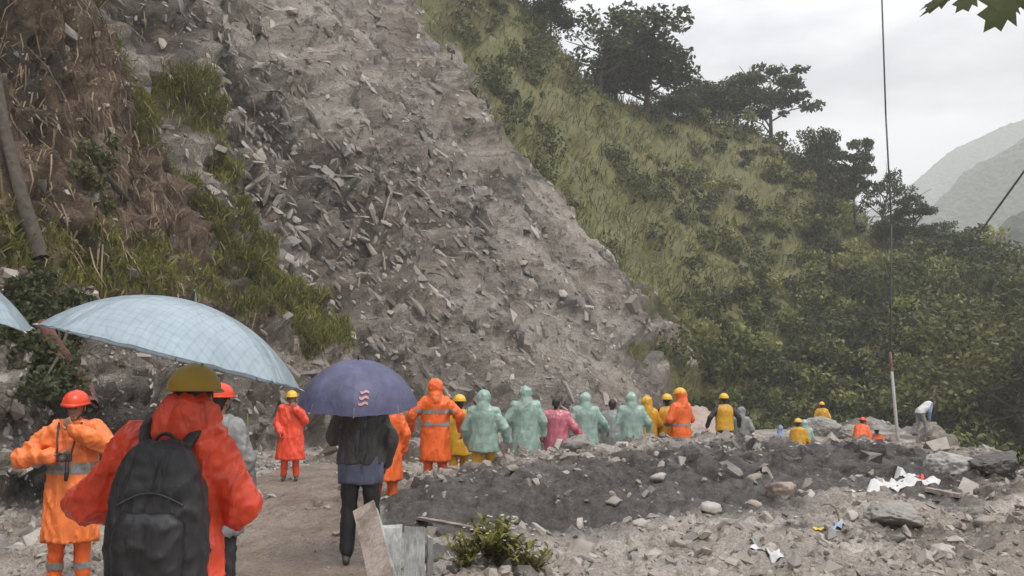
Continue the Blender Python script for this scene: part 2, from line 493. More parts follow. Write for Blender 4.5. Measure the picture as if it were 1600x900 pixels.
amp_streak = (1.0 * cliff + 0.75 * talus * (1 - cliff) * smooth01(gy, 20, 34)) * (0.55 + 0.9 * smooth01(fbm(GV * 0.13, 2), -0.1, 0.5))
amp_fine = 0.24 * cliff * (1 - 0.45 * soil) + 0.13 * talus + 0.055 * (1 - mud) * (rr < 40) + 0.012
disp = amp_streak * (1 - bedm) * (0.55 - np.abs(streak)) + bedm * bed_amp * 1.15 * (0.5 - np.abs(bed) ** 0.8) + (1.7 * talus + 0.8 * cliff) * gully * smooth01(gy, 20, 32) + 0.55 * cliff * (1 - 0.6 * soil) * np.abs(ledge) + amp_fine * fine + (0.045 * (1 - mud) + 0.020) * vfine * (rr < 35)
disp += spur * fbm(GV * 0.22, 3) * 0.9 * (gy > 45)
near_flat = np.ones(len(gx))
for fx, fy, fz, fr in FLATS:
    near_flat = np.minimum(near_flat, 1 - 0.9 * np.exp(-((gx - fx) ** 2 + (gy - fy) ** 2) / (fr * 0.8) ** 2))
disp *= near_flat * (rr < 400)
GV = GV + GN * disp[:, None]
GN2 = grid_normals(GV, GF)
me = mesh_np('ground', GV, GF, True)
def attr(me, nm, a):
    at = me.attributes.new(nm, 'FLOAT', 'POINT'); at.data.foreach_set('value', np.asarray(a, np.float32))
for nm, a in (('grass', grass), ('soil', soil), ('mud', mud), ('dark', dark), ('streak', streak * 0.5 + 0.5), ('along', toe_s * (1 - bedm) + bed_q * bedm), ('steep', np.maximum(cliff, talus))):
    attr(me, nm, a)

def ground_material():
    m, N, L, b = nodes('ground')
    tc = N.new('ShaderNodeTexCoord'); oc = tc.outputs['Object']
    def at(n):
        a = N.new('ShaderNodeAttribute'); a.attribute_name = n; return a.outputs['Fac']
    def mixc(fac, c1, c2):
        x = N.new('ShaderNodeMixRGB'); L.new(fac, x.inputs[0]); L.new(c1, x.inputs[1]); L.new(c2, x.inputs[2]); return x.outputs[0]
    def edge(a, k, lo, hi):
        n = noise_node(N, L, 1.7, 6, 0.7, oc)
        s = N.new('ShaderNodeMath'); s.operation = 'MULTIPLY_ADD'; s.inputs[1].default_value = k
        L.new(n.outputs['Fac'], s.inputs[0]); L.new(a, s.inputs[2])
        r = N.new('ShaderNodeMapRange'); r.inputs[1].default_value = lo + k * 0.5; r.inputs[2].default_value = hi + k * 0.5
        L.new(s.outputs[0], r.inputs[0]); return r.outputs[0]
    n1 = noise_node(N, L, 1.1, 9, 0.72, oc)
    n2 = noise_node(N, L, 9.0, 6, 0.7, oc)
    st = at('streak')
    ad = N.new('ShaderNodeMath'); ad.operation = 'MULTIPLY_ADD'; ad.inputs[1].default_value = 0.45
    L.new(st, ad.inputs[0]); L.new(n1.outputs['Fac'], ad.inputs[2])
    sb = N.new('ShaderNodeMath'); sb.operation = 'SUBTRACT'; sb.inputs[1].default_value = 0.22; L.new(ad.outputs[0], sb.inputs[0])
    cx = N.new('ShaderNodeCombineXYZ'); sx = N.new('ShaderNodeSeparateXYZ'); L.new(oc, sx.inputs[0])
    wv = N.new('ShaderNodeMath'); wv.operation = 'MULTIPLY_ADD'; wv.inputs[1].default_value = 0.7
    L.new(n1.outputs['Fac'], wv.inputs[0]); L.new(at('along'), wv.inputs[2])
    L.new(wv.outputs[0], cx.inputs[0]); zz = N.new('ShaderNodeMath'); zz.operation = 'MULTIPLY'; zz.inputs[1].default_value = 0.12
    L.new(sx.outputs[2], zz.inputs[0]); L.new(zz.outputs[0], cx.inputs[1])
    nst = noise_node(N, L, 3.2, 7, 0.75, cx.outputs[0])
    s2 = N.new('ShaderNodeMath'); s2.operation = 'MULTIPLY_ADD'; s2.inputs[1].default_value = 0.85; L.new(nst.outputs['Fac'], s2.inputs[0]); s2.inputs[1].default_value = 1.15
    s3 = N.new('ShaderNodeMath'); s3.operation = 'SUBTRACT'; s3.inputs[1].default_value = 0.58; L.new(sb.outputs[0], s3.inputs[0]); L.new(s3.outputs[0], s2.inputs[2])
    sb = s2
    rock = ramp(N, L, sb.outputs[0], [(0.27, (0.080, 0.068, 0.056)), (0.42, (0.25, 0.216, 0.184)), (0.58, (0.37, 0.330, 0.292)), (0.76, (0.48, 0.445, 0.405))])
    so = ramp(N, L, sb.outputs[0], [(0.28, (0.055, 0.037, 0.024)), (0.48, (0.185, 0.122, 0.078)), (0.72, (0.34, 0.255, 0.185))])
    mu = ramp(N, L, n1.outputs['Fac'], [(0.30, (0.150, 0.115, 0.090)), (0.70, (0.320, 0.262, 0.212))])
    da = ramp(N, L, n2.outputs['Fac'], [(0.30, (0.030, 0.027, 0.024)), (0.70, (0.115, 0.103, 0.092))])
    gr = ramp(N, L, n1.outputs['Fac'], [(0.28, (0.045, 0.050, 0.017)), (0.5, (0.14, 0.138, 0.042)), (0.74, (0.25, 0.235, 0.085))])
    n5 = noise_node(N, L, 0.22, 4, 0.6, oc)
    f5 = ramp(N, L, n5.outputs['Fac'], [(0.46, (0, 0, 0)), (0.66, (0.6, 0.6, 0.6))])
    br = ramp(N, L, sb.outputs[0], [(0.30, (0.075, 0.056, 0.040)), (0.50, (0.225, 0.175, 0.130)), (0.74, (0.40, 0.335, 0.27))])
    rockc = mixc(f5.outputs[0], rock.outputs[0], br.outputs[0])
    c = mixc(edge(at('soil'), 0.7, 0.3, 0.6), rockc, so.outputs[0])
    c = mixc(edge(at('mud'), 0.5, 0.35, 0.65), c, mu.outputs[0])
    c = mixc(edge(at('dark'), 0.6, 0.35, 0.75), c, da.outputs[0])
    c = mixc(edge(at('grass'), 0.6, 0.4, 0.62), c, gr.outputs[0])
    n4 = noise_node(N, L, 30.0, 5, 0.75, oc)
    gm = ramp(N, L, n4.outputs['Fac'], [(0.36, (0.52, 0.50, 0.49)), (0.64, (1.22, 1.22, 1.22))])
    mg = N.new('ShaderNodeMixRGB'); mg.blend_type = 'MULTIPLY'; mg.inputs[0].default_value = 1.0
    L.new(c, mg.inputs[1]); L.new(gm.outputs[0], mg.inputs[2]); c = mg.outputs[0]
    L.new(c, b.inputs['Base Color'])
    rg = N.new('ShaderNodeMapRange'); rg.inputs[1].default_value = 0.35; rg.inputs[2].default_value = 0.62; rg.inputs[3].default_value = 0.28; rg.inputs[4].default_value = 0.85
    L.new(n1.outputs['Fac'], rg.inputs[0]); L.new(rg.outputs[0], b.inputs['Roughness'])
    b.inputs['Specular IOR Level'].default_value = 0.4
    v = N.new('ShaderNodeTexVoronoi'); v.inputs['Scale'].default_value = 7.0; L.new(oc, v.inputs['Vector'])
    bump(N, L, b, v.outputs['Distance'], 0.35, 0.08)
    bump(N, L, b, n1.outputs['Fac'], 0.6, 0.22)
    stp = N.new('ShaderNodeMath'); stp.operation = 'MULTIPLY'; L.new(nst.outputs['Fac'], stp.inputs[0]); L.new(at('steep'), stp.inputs[1])
    bump(N, L, b, stp.outputs[0], 0.9, 0.35)
    n3 = noise_node(N, L, 38.0, 5, 0.7, oc)
    bump(N, L, b, n3.outputs['Fac'], 0.55, 0.02)
    return m
M['ground'] = ground_material()
ground = mobj('ground', me, M['ground'])
ground['kind'] = 'structure'
GROUND = BVHTree.FromPolygons([tuple(v) for v in GV], [tuple(f) for f in GF.tolist()])
def ghit(px, py): return hit(px, py, GROUND)
def drop(x, y):
    h = GROUND.ray_cast(Vector((x, y, 90)), Vector((0, 0, -1)))
    return h[0].z if h[0] is not None else 0.0

# ------------------------------------------------------------------ far hills
def ridge(name, pts, depth_back, foot_z, seed):
    """a mountain flank: crest through (px, py, Y) points, falling to foot_z in front and behind"""
    cr = [ray(*p) for p in pts]
    n = 170; m = 34
    t = np.linspace(0, len(cr) - 1, n)
    A = np.array([tuple(c) for c in cr])
    C = np.stack([np.interp(t, np.arange(len(A)), A[:, k]) for k in range(3)], 1)
    rows = []
    for j in range(m):
        s = j / (m - 1) * 2 - 1                       # -1 front foot .. 0 crest .. 1 back foot
        q = C.copy()
        run = (C[:, 2] - foot_z) * 1.35
        q[:, 1] += s * run * (1 if s < 0 else depth_back)
        q[:, 2] = C[:, 2] - (C[:, 2] - foot_z) * abs(s) ** 1.05
        rows.append(q)
    V = np.concatenate(rows)
    sc = 1.0 / (abs(A[:, 2].max()) + 40)
    nz = fbm(V * sc * 2.2 + seed, 5, 0.55)
    s_all = np.repeat(np.abs(np.linspace(-1, 1, m)), n)
    V[:, 2] += nz * (C[:, 2].max() - foot_z) * 0.13 * (0.25 + s_all)
    V[:, 2] += np.abs(fbm(V * 0.12 + seed, 2)) * 2.2 + np.abs(fbm(V * np.array([0.45, 0.45, 0.2]) + seed, 2)) * 1.6
    i, j = np.meshgrid(np.arange(m - 1), np.arange(n - 1), indexing='ij')
    F = np.stack([i * n + j, i * n + j + 1, (i + 1) * n + j + 1, (i + 1) * n + j], -1).reshape(-1, 4)
    o = mobj(name, mesh_np(name, V, F, True), M['hill'])
    o['kind'] = 'structure'
    return o
def hill_material():
    m, N, L, b = nodes('hill')
    tc = N.new('ShaderNodeTexCoord')
    n = noise_node(N, L, 0.05, 10, 0.7, tc.outputs['Object'])
    r = ramp(N, L, n.outputs['Fac'], [(0.3, (0.016, 0.024, 0.012)), (0.55, (0.045, 0.060, 0.024)), (0.75, (0.11, 0.115, 0.055))])
    L.new(r.outputs[0], b.inputs['Base Color']); b.inputs['Roughness'].default_value = 0.9
    v = N.new('ShaderNodeTexVoronoi'); v.inputs['Scale'].default_value = 0.22; L.new(tc.outputs['Object'], v.inputs['Vector'])
    bump(N, L, b, v.outputs['Distance'], 1.0, 4.0)
    return m
M['hill'] = hill_material()
ridge('far_mountain', [(1150, 390, 1120), (1300, 345, 1110), (1400, 288, 1100), (1480, 243, 1080), (1560, 203, 1060), (1660, 165, 1020), (1800, 150, 900), (2000, 170, 760)], 1.0, -60, 3.1)
ridge('mountain', [(1330, 450, 640), (1430, 342, 640), (1500, 282, 640), (1545, 243, 640), (1600, 196, 630), (1700, 130, 600), (1900, 90, 560), (2200, 100, 500)], 1.0, -60, 7.7)
ridge('wooded_hill', [(1480, 500, 300), (1530, 420, 300), (1560, 368, 300), (1610, 318, 295), (1720, 240, 290), (1900, 160, 280), (2200, 130, 260)], 1.0, -45, 12.3)
# ------------------------------------------------------------------ haze: even air round everything
hz = bpy.data.materials.new('haze'); hz.use_nodes = True
hN, hL = hz.node_tree.nodes, hz.node_tree.links
hN.clear()
h_out = hN.new('ShaderNodeOutputMaterial'); h_v = hN.new('ShaderNodeVolumePrincipled')
h_v.inputs['Color'].default_value = (0.97, 0.98, 1.0, 1); h_v.inputs['Density'].default_value = 0.0009
h_v.inputs['Anisotropy'].default_value = 0.0
hL.new(h_v.outputs[0], h_out.inputs['Volume'])
def box_np(x0, x1, y0, y1, z0, z1):
    V = np.array([[x, y, z] for z in (z0, z1) for y in (y0, y1) for x in (x0, x1)], float)
    F = np.array([[0, 2, 3, 1], [4, 5, 7, 6], [0, 1, 5, 4], [2, 6, 7, 3], [0, 4, 6, 2], [1, 3, 7, 5]])
    return V, F
haze = mobj('haze', mesh_np('haze', *box_np(-1350, 1350, -1350, 1350, -80, 350)), hz)
haze['kind'] = 'stuff'

# ------------------------------------------------------------------ scattering
tri = np.concatenate([GF[:, [0, 1, 2]], GF[:, [0, 2, 3]]])
tA, tB, tC = GV[tri[:, 0]], GV[tri[:, 1]], GV[tri[:, 2]]
t_area = np.linalg.norm(np.cross(tB - tA, tC - tA), axis=1) * 0.5
t_mid = (tA + tB + tC) / 3
_depth = t_mid[:, 1]
in_view = (_depth > 3) & (np.abs(t_mid[:, 0]) < _depth * 0.66 + 1.5) & (_depth < 130)
def tavg(a): return (a[tri[:, 0]] + a[tri[:, 1]] + a[tri[:, 2]]) / 3
T_grass, T_mud, T_ang, T_spur, T_dark, T_soil = map(tavg, (grass, mud, ang, spur, dark, soil))
def sample(weight, n, seed):
    r = np.random.default_rng(seed)
    w = weight * t_area * in_view
    i = r.choice(len(tri), size=n, p=w / w.sum())
    u, v = r.random(n), r.random(n); f = u + v > 1; u[f], v[f] = 1 - u[f], 1 - v[f]
    p = tA[i] + u[:, None] * (tB[i] - tA[i]) + v[:, None] * (tC[i] - tA[i])
    nn = np.cross(tB[i] - tA[i], tC[i] - tA[i]); nn /= np.linalg.norm(nn, axis=1)[:, None] + 1e-12
    nn[nn[:, 2] < 0] *= -1
    return p, nn, r

def frames(n, r, downhill=0.0, axis=(0, 0, -1.0)):
    """orthonormal frames (tangent, bitangent, normal); tangent leans downhill"""
    ax_ = np.array(axis); d = ax_ - n * (n @ ax_)[:, None]; d /= np.linalg.norm(d, axis=1)[:, None] + 1e-9
    rd = r.normal(size=n.shape); rd -= n * (rd * n).sum(1)[:, None]; rd /= np.linalg.norm(rd, axis=1)[:, None]
    t = d * downhill + rd * (1 - downhill); t /= np.linalg.norm(t, axis=1)[:, None] + 1e-9
    b = np.cross(n, t)
    return t, b, n

_ico = bmesh.new(); bmesh.ops.create_icosphere(_ico, subdivisions=1, radius=1.0)
ICO_V = np.array([tuple(v.co) for v in _ico.verts]); ICO_F = np.array([[v.index for v in f.verts] for f in _ico.faces]); _ico.free()
BOX_V, BOX_F4 = box_np(-1, 1, -1, 1, -1, 1)
BOX_F = np.concatenate([BOX_F4[:, [0, 1, 2]], BOX_F4[:, [0, 2, 3]]])
def scatter_stones(p, n, r, size, flat, long, down, tl=0.35, axis=(0, 0, -1.0)):
    t, b, nn = frames(n, r, down, axis)
    tilt = r.normal(size=(len(p), 3)) * tl
    nn = nn + tilt; nn /= np.linalg.norm(nn, axis=1)[:, None]
    b = np.cross(nn, t); b /= np.linalg.norm(b, axis=1)[:, None]; t = np.cross(b, nn)
    Vs, Fs, off = [], [], 0
    var = r.integers(0, 12, len(p))
    for k in range(12):
        idx = np.where(var == k)[0]
        if not len(idx): continue
        if k % 5 < 3: bv, bf = ICO_V * (1 + r.normal(size=(len(ICO_V), 1)) * 0.16) + r.normal(size=ICO_V.shape) * 0.10, ICO_F
        else: bv, bf = BOX_V * 0.75 + r.normal(size=BOX_V.shape) * 0.19, BOX_F
        s = size[idx][:, None] * np.stack([long * (0.7 + 0.7 * r.random(len(idx))), 0.7 + 0.4 * r.random(len(idx)), flat * (0.6 + 0.8 * r.random(len(idx)))], 1)
        loc = bv[None] * s[:, None, :]
        W = loc[:, :, 0:1] * t[idx][:, None] + loc[:, :, 1:2] * b[idx][:, None] + loc[:, :, 2:3] * nn[idx][:, None] + p[idx][:, None]
        Vs.append(W.reshape(-1, 3))
        Fs.append((bf[None] + (np.arange(len(idx)) * len(bv))[:, None, None] + off).reshape(-1, 3)); off += len(idx) * len(bv)
    return np.concatenate(Vs), np.concatenate(Fs)

def stuff(name, V, F, mat, label):
    o = mobj(name, mesh_np(name, V, F), mat)
    o['kind'] = 'stuff'; o['label'] = label
    return o
near_w = (1 - np.clip(T_mud * 1.25, 0, 0.95)) * (_depth < 26) * (1 / np.maximum(_depth, 6) ** 1.1) * (T_spur < 0.4) * (1 - 0.85 * np.clip(T_dark, 0, 1)) * (1 - 0.9 * np.clip(T_soil * 1.3, 0, 1))
p, n, r = sample(near_w, 21000, 21)
sz = np.clip(np.exp(r.normal(-3.75, 0.62, len(p))), 0.009, 0.13) * (0.75 + p[:, 1] * 0.03)
stuff('rubble', *scatter_stones(p, n, r, sz, 0.6, 1.25, 0.2), M['rubble'], 'loose grey stones and clods strewn over the trampled debris')
tal_w = smooth01(T_ang, 17, 27) * (T_spur < 0.35) * (1 - 0.8 * np.clip(T_grass, 0, 1)) * (_depth > 13) * (1 / np.maximum(_depth, 12)) * (1 - 0.9 * np.clip(T_soil * 1.3, 0, 1))
p, n, r = sample(tal_w, 23000, 22)
sz = np.clip(np.exp(r.normal(-3.4, 0.80, len(p))), 0.014, 0.50) * np.clip(p[:, 1] / 38, 0.5, 1.3)
stuff('landslide_scree', *scatter_stones(p, n, r, sz, 0.5, 1.55, 0.6, 0.35, (0.5, 0, -0.85)), M['rubble'], 'platy grey scree lying down the landslide slope')

_oc = np.array(tuple(hit(600, 400)))
out_w = np.exp(-(np.linalg.norm((t_mid - _oc) * [1, 0.8, 1], axis=1) / 8.5) ** 2) * (T_grass < 0.4) * (T_soil < 0.3)
_oc2 = np.array(tuple(hit(420, 250)))
out_w = out_w + 0.8 * np.exp(-(np.linalg.norm((t_mid - _oc2) * [1, 0.8, 0.6], axis=1) / 5.0) ** 2) * (T_grass < 0.4) * (T_soil < 0.3)
p, n, r = sample(out_w, 2600, 23)
sz = np.clip(np.exp(r.normal(-2.75, 0.5, len(p))), 0.03, 0.20)
stuff('rock_outcrop', *scatter_stones(p - n * sz[:, None] * 0.25, n, r, sz, 0.5, 3.6, 0.93, 0.14, (0.69, 0, -0.72)), M['rubble'], 'jutting bands of layered grey rock in the upper landslide scar')

def blades(p, n, r, length, width, droop=0.5, per=3):
    k = len(p)
    p = np.repeat(p, per, 0); n = np.repeat(n, per, 0); L = np.repeat(length, per) * (0.6 + 0.7 * r.random(k * per))
    up = n * 0.45 + np.array([0, 0, 0.75]) + r.normal(size=p.shape) * 0.38
    up /= np.linalg.norm(up, axis=1)[:, None]
    sd = np.cross(up, r.normal(size=p.shape)); sd /= np.linalg.norm(sd, axis=1)[:, None]
    base = p + r.normal(size=p.shape) * (L[:, None] * 0.16)
    w = (width * L)[:, None]
    mid = base + up * L[:, None] * 0.6
    tip = mid + (up * 0.35 + np.array([0, 0, -droop]) * 0.4 + sd * 0.1) * L[:, None]
    V = np.stack([base - sd * w * 0.4, base + sd * w * 0.4, mid + sd * w * 0.5, mid - sd * w * 0.5, tip], 1).reshape(-1, 3)
    o = np.arange(k * per)[:, None] * 5
    F = np.concatenate([o + [0, 1, 2], o + [0, 2, 3], o + [3, 2, 4]])
    return V, F
p, n, r = sample(np.clip(T_grass - 0.25, 0, 1) * (_depth < 46) * (T_spur < 0.5), 19000, 31)
stuff('slope_grass', *blades(p, n, r, 0.18 + 0.30 * r.random(len(p)), 0.07, 0.9), M['fern'], 'yellow green grass and fern strips hanging down the cliff')
p, n, r = sample(np.clip(T_grass - 0.3, 0, 1) * (_depth > 44) * (_depth < 112) / np.maximum(_depth, 40), 30000, 32)
stuff('hillside_grass', *blades(p, n, r, 0.5 + 0.7 * r.random(len(p)), 0.085, 0.7, 2), M['grass'], 'long pale green grass covering the open hillside')

# dry roots and dead grass hanging down the brown cliff
def strands(p, n, r, length, width):
    k = len(p); dn = np.array([0, 0, -1.0]) + n * (n[:, 2:3]) ; dn /= np.linalg.norm(dn, axis=1)[:, None] + 1e-9
    sd = np.cross(dn, n); sd /= np.linalg.norm(sd, axis=1)[:, None] + 1e-9
    w = (sd * width); L = length[:, None]
    a = p + n * 0.04; b = a + dn * L * 0.5 + n * (0.05 + 0.10 * r.random((k, 1))) + sd * r.normal(size=(k, 1)) * 0.08; c = b + dn * L * 0.5 - n * 0.05 + sd * r.normal(size=(k, 1)) * 0.10
    V = np.stack([a - w, a + w, b + w, b - w, c], 1).reshape(-1, 3); o = np.arange(k)[:, None] * 5
    return V, np.concatenate([o + [0, 1, 2], o + [0, 2, 3], o + [3, 2, 4]])
M['dry'] = leafy('dry_roots', (0.045, 0.031, 0.018), (0.33, 0.25, 0.16), 0.8, 0.15)
p, n, r = sample((np.clip(T_soil * 1.3, 0, 1) + 0.35 * np.clip(T_grass, 0, 1)) * (_depth < 40) * smooth01(T_ang, 40, 55), 9500, 41)
stuff('hanging_roots', *strands(p, n, r, 0.3 + 1.1 * r.random(len(p)) ** 2, 0.016), M['dry'], 'dry roots and dead grass hanging down the brown cliff')

# ------------------------------------------------------------------ trees
def leaf_cloud(centers, radii, per, size, r, up_bias=0.25):
    """many small leaf faces spread through lumps; four corners each"""
    Vs = []
    for c, rad, m in zip(centers, radii, per):
        d = r.normal(size=(m, 3)); d /= np.linalg.norm(d, axis=1)[:, None]
        q = c + d * (r.random(m) ** 0.45)[:, None] * rad
        Vs.append(q)
    q = np.concatenate(Vs); k = len(q)
    a = r.normal(size=(k, 3)); a /= np.linalg.norm(a, axis=1)[:, None]
    nn = r.normal(size=(k, 3)) + np.array([0, 0, up_bias * 3]); b = np.cross(nn, a); b /= np.linalg.norm(b, axis=1)[:, None] + 1e-9
    s = (size * (0.6 + 0.8 * r.random(k)))[:, None]
    V = np.stack([q - a * s, q + b * s * 0.55, q + a * s, q - b * s * 0.55], 1).reshape(-1, 3)
    F = np.arange(k * 4).reshape(-1, 4)
    return V, F

def tube(pts, rads, seg=7):
    pts = np.asarray(pts, float); n = len(pts)
    V = []
    for i in range(n):
        d = pts[min(i + 1, n - 1)] - pts[max(i - 1, 0)]; d /= np.linalg.norm(d) + 1e-9
        a = np.cross(d, [0.31, 0.95, 0.1] if abs(d[1]) < 0.9 else [1, 0, 0]); a /= np.linalg.norm(a); b = np.cross(d, a)
        th = np.linspace(0, 2 * np.pi, seg, endpoint=False)
        V.append(pts[i] + rads[i] * (np.cos(th)[:, None] * a + np.sin(th)[:, None] * b))
    V = np.concatenate(V)
    F = [[i * seg + j, i * seg + (j + 1) % seg, (i + 1) * seg + (j + 1) % seg, (i + 1) * seg + j] for i in range(n - 1) for j in range(seg)]
    return V, np.array(F)

def join_np(parts):
    Vs, Fs, o = [], [], 0
    for V, F in parts:
        Vs.append(V); Fs.append(np.asarray(F) + o); o += len(V)
    return np.concatenate(Vs), np.concatenate(Fs)

def tree_meshes(seed, spread=0.42, trunk_frac=0.45, lumps=26, leaves=5200, flat=0.6, leaf=0.022, sparse=1.0):
    """unit-height tree: (trunk mesh, crown mesh)"""
    r = np.random.default_rng(seed)
    parts = []; tips = []
    lean = r.normal(size=2) * 0.05
    top = np.array([lean[0], lean[1], 0.72])
    tr = [np.array([lean[0] * t ** 1.4 + 0.012 * math.sin(5 * t + seed), lean[1] * t ** 1.4 + 0.012 * math.cos(4 * t + seed), 0.72 * t - 0.06 * (t == 0)]) for t in np.linspace(0, 1, 7)]
    parts.append(tube(tr, np.linspace(0.028, 0.008, 7)))
    nl = 9
    for k in range(nl):
        h = trunk_frac + (0.70 - trunk_frac) * k / (nl - 1)
        a = k * 2.4 + r.random() * 0.8
        L = spread * (0.55 + 0.5 * r.random()) * (1.05 - 0.35 * k / nl)
        s = np.array([lean[0] * h / 0.72, lean[1] * h / 0.72, h])
        e = s + np.array([math.cos(a) * L, math.sin(a) * L, L * (0.35 + 0.5 * r.random())])
        m = (s + e) / 2 + r.normal(size=3) * 0.03 + [0, 0, 0.02]
        parts.append(tube([s, m, e], [0.012, 0.008, 0.003], 5)); tips += [e, (m + e) / 2]
        for _ in range(2):
            e2 = m + (e - m) * 0.4 + np.array([r.normal() * L * 0.4, r.normal() * L * 0.4, abs(r.normal()) * L * 0.4])
            parts.append(tube([m, e2], [0.006, 0.002], 4)); tips.append(e2)
    tips = np.array(tips)
    tips = np.concatenate([tips, top + r.normal(size=(4, 3)) * [spread * 0.3, spread * 0.3, 0.06]])
    tips = tips + r.normal(size=tips.shape) * [0.05, 0.05, 0.03]
    tips = np.concatenate([tips, tips[:12] * [0.7, 0.7, 1.0] + [0, 0, 0.07]])
    idx = r.permutation(len(tips))[:lumps]
    cs = tips[idx] + r.normal(size=(len(idx), 3)) * 0.03
    cs[:, 2] = np.clip(cs[:, 2], 0, 0.90)
    rad = (0.07 + 0.075 * r.random((len(idx), 1))) * np.array([1.15, 1.15, flat]) * sparse
    per = np.maximum(20, leaves * rad[:, 0] ** 2 / (rad[:, 0] ** 2).sum()).astype(int)
    cv = leaf_cloud(cs, rad, per, leaf, r)
    return mesh_np('trunk', *join_np(parts), True), mesh_np('crown', *cv)
TREES = {
    'round': tree_meshes(1, 0.40, 0.20, 40, 6200, 0.85, 0.024, 1.15),
    'broad': tree_meshes(2, 0.62, 0.16, 34, 3600, 0.5, 0.026, 0.9),
    'open': tree_meshes(3, 0.42, 0.28, 26, 1900, 0.75, 0.022, 0.85),
    'layered': tree_meshes(4, 0.46, 0.38, 24, 3000, 0.5, 0.024),
    'tall': tree_meshes(5, 0.30, 0.20, 36, 4600, 0.9, 0.023, 1.1),
    'fine': tree_meshes(9, 0.46, 0.12, 46, 11000, 0.9, 0.013, 1.2),
    'full': tree_meshes(6, 0.46, 0.12, 44, 7000, 0.9, 0.025, 1.25),
}
def tree(kind, mat, px, Y, ytop, label, name='hill_tree', wide=1.0, rot=None, group='trees along the hill crest', dx=0.0):
    q = ray(px, 300, Y)
    zg = drop(q.x, Y)
    H = (ray(px, ytop, Y).z - zg) / 0.93
    root = empty(name, (q.x, Y, zg - 0.15), random.random() * 6.28 if rot is None else rot)
    root.scale = (H * wide, H * wide, H)
    tm, cm = TREES[kind]
    key = mat + kind
    if key not in _crowns:
        c = cm.copy(); c.materials.append(M[mat]); _crowns[key] = c
    mobj('trunk', tm, M['bark'], root); mobj('crown', _crowns[key], None, root)
    return tag(root, label, 'tree', group)
_crowns = {}
tree('full', 'leaf_mid', 790, 82, -70, 'large leafy tree above the top of the landslide, cut by the upper picture edge', wide=0.95)
tree('round', 'leaf_mid', 862, 86, -15, 'tall round-crowned tree right of the one cut by the upper picture edge', wide=1.0)
tree('open', 'leaf_mid', 940, 90, 28, 'thin sparse pale tree with sky showing through, between two fuller crowns', wide=1.2)
tree('round', 'leaf_dark', 1015, 93, 34, 'big dark rounded tree on the crest above the grassy hillside', wide=1.15)
tree('full', 'leaf_dark', 965, 95, 85, 'low bushy tree tucked under the left of the big rounded crest tree', wide=1.3)
tree('round', 'leaf_mid', 1085, 103, 132, 'small low tree in the dip right of the big rounded crest tree', wide=1.4)
tree('broad', 'leaf_dark', 1205, 107, 104, 'spreading umbrella-shaped dark tree standing alone against the sky', wide=1.0)
tree('full', 'leaf_dark', 1155, 106, 128, 'bushy dark tree touching the left side of the umbrella-shaped tree', wide=1.2)
tree('full', 'leaf_dark', 1278, 99, 205, 'dense dark tree where the crest starts to drop to the right', wide=0.75)
tree('broad', 'leaf_dark', 1335, 94, 218, 'wide dark tree with bare lower trunk above the steep forest edge', wide=0.62)
tree('open', 'leaf_dark', 1372, 92, 268, 'slim half-bare tree at the right end of the tall crest trees', wide=0.8)
tree('layered', 'leaf_dark', 1425, 88, 306, 'small tree with a flat tuft top left of the mist-filled gap', wide=0.9)
tree('full', 'leaf_dark', 1463, 87, 346, 'squat bushy tree just right of the flat tuft-topped tree', wide=1.2)
tree('round', 'leaf_dark', 1500, 84, 352, 'dark rounded tree at the lower end of the falling crest', wide=1.2)
tree('full', 'leaf_dark', 1528, 82, 382, 'last bushy tree on the falling crest, next to the misty valley', wide=1.1)
tree('open', 'leaf_dark', 1582, 60, 398, 'dark tree with bare forked branches at the right picture edge', wide=1.15)
tree('fine', 'leaf_olive', 1590, 55, 478, 'bright olive green tree below the forked tree at the right picture edge', wide=1.3)
tree('tall', 'leaf_dark', 965, 78, 300, 'lone bushy tree at the foot of the grass slope beside the scree edge', wide=1.6)
tree('full', 'leaf_dark', 940, 72, 318, 'dark shrub-like tree in front of the lone tree by the scree edge', wide=1.3)

for px_, Y_, yt_, lb_ in [(830, 83, 60, 'low round bush under the tall trees at the top of the grass slope'), (900, 88, 95, 'dark bush on the crest left of the sparse pale tree'),
                         (1060, 99, 138, 'bush on the crest just right of the big rounded tree'), (1120, 105, 146, 'low bush on the crest left of the umbrella-shaped tree'), 
                         (1400, 90, 340, 'low bush in the dip left of the flat tuft-topped tree'), (770, 80, 20, 'dense bush at the top end of the scree edge')]:
    tree('full', 'leaf_mid', px_, Y_, yt_, lb_, 'crest_bush', 1.7, group='bushes along the hill crest')

# scattered shrubs on the open hillside, thick along its upper left
def hillside_shrubs():
    w = T_spur * (_depth > 50) * (_depth < 112) * (t_mid[:, 0] < 0.30 * _depth + 3)
    nz_ = fbm(t_mid * 0.10 + 5, 3)
    w = w * smooth01(nz_, -0.05, 0.35) + 0.9 * np.exp(-((t_mid[:, 0] / _depth + 0.005) / 0.05) ** 2) * (_depth > 62) * T_grass
    p_, n_, r_ = sample(w, 560, 36)
    rad = 0.28 + 1.5 * r_.random(len(p_)) ** 3.5
    cs_ = [q + np.array([0, 0, a * .5]) for q, a in zip(p_, rad)]
    return leaf_cloud(cs_, [np.array([1, 1, .8]) * a for a in rad], [int(130 * a ** 1.6) + 30 for a in rad], 0.15, r_)
stuff('hillside_shrubs', *hillside_shrubs(), M['leaf_mid'], 'dark shrubs dotted over the grassy hillside')

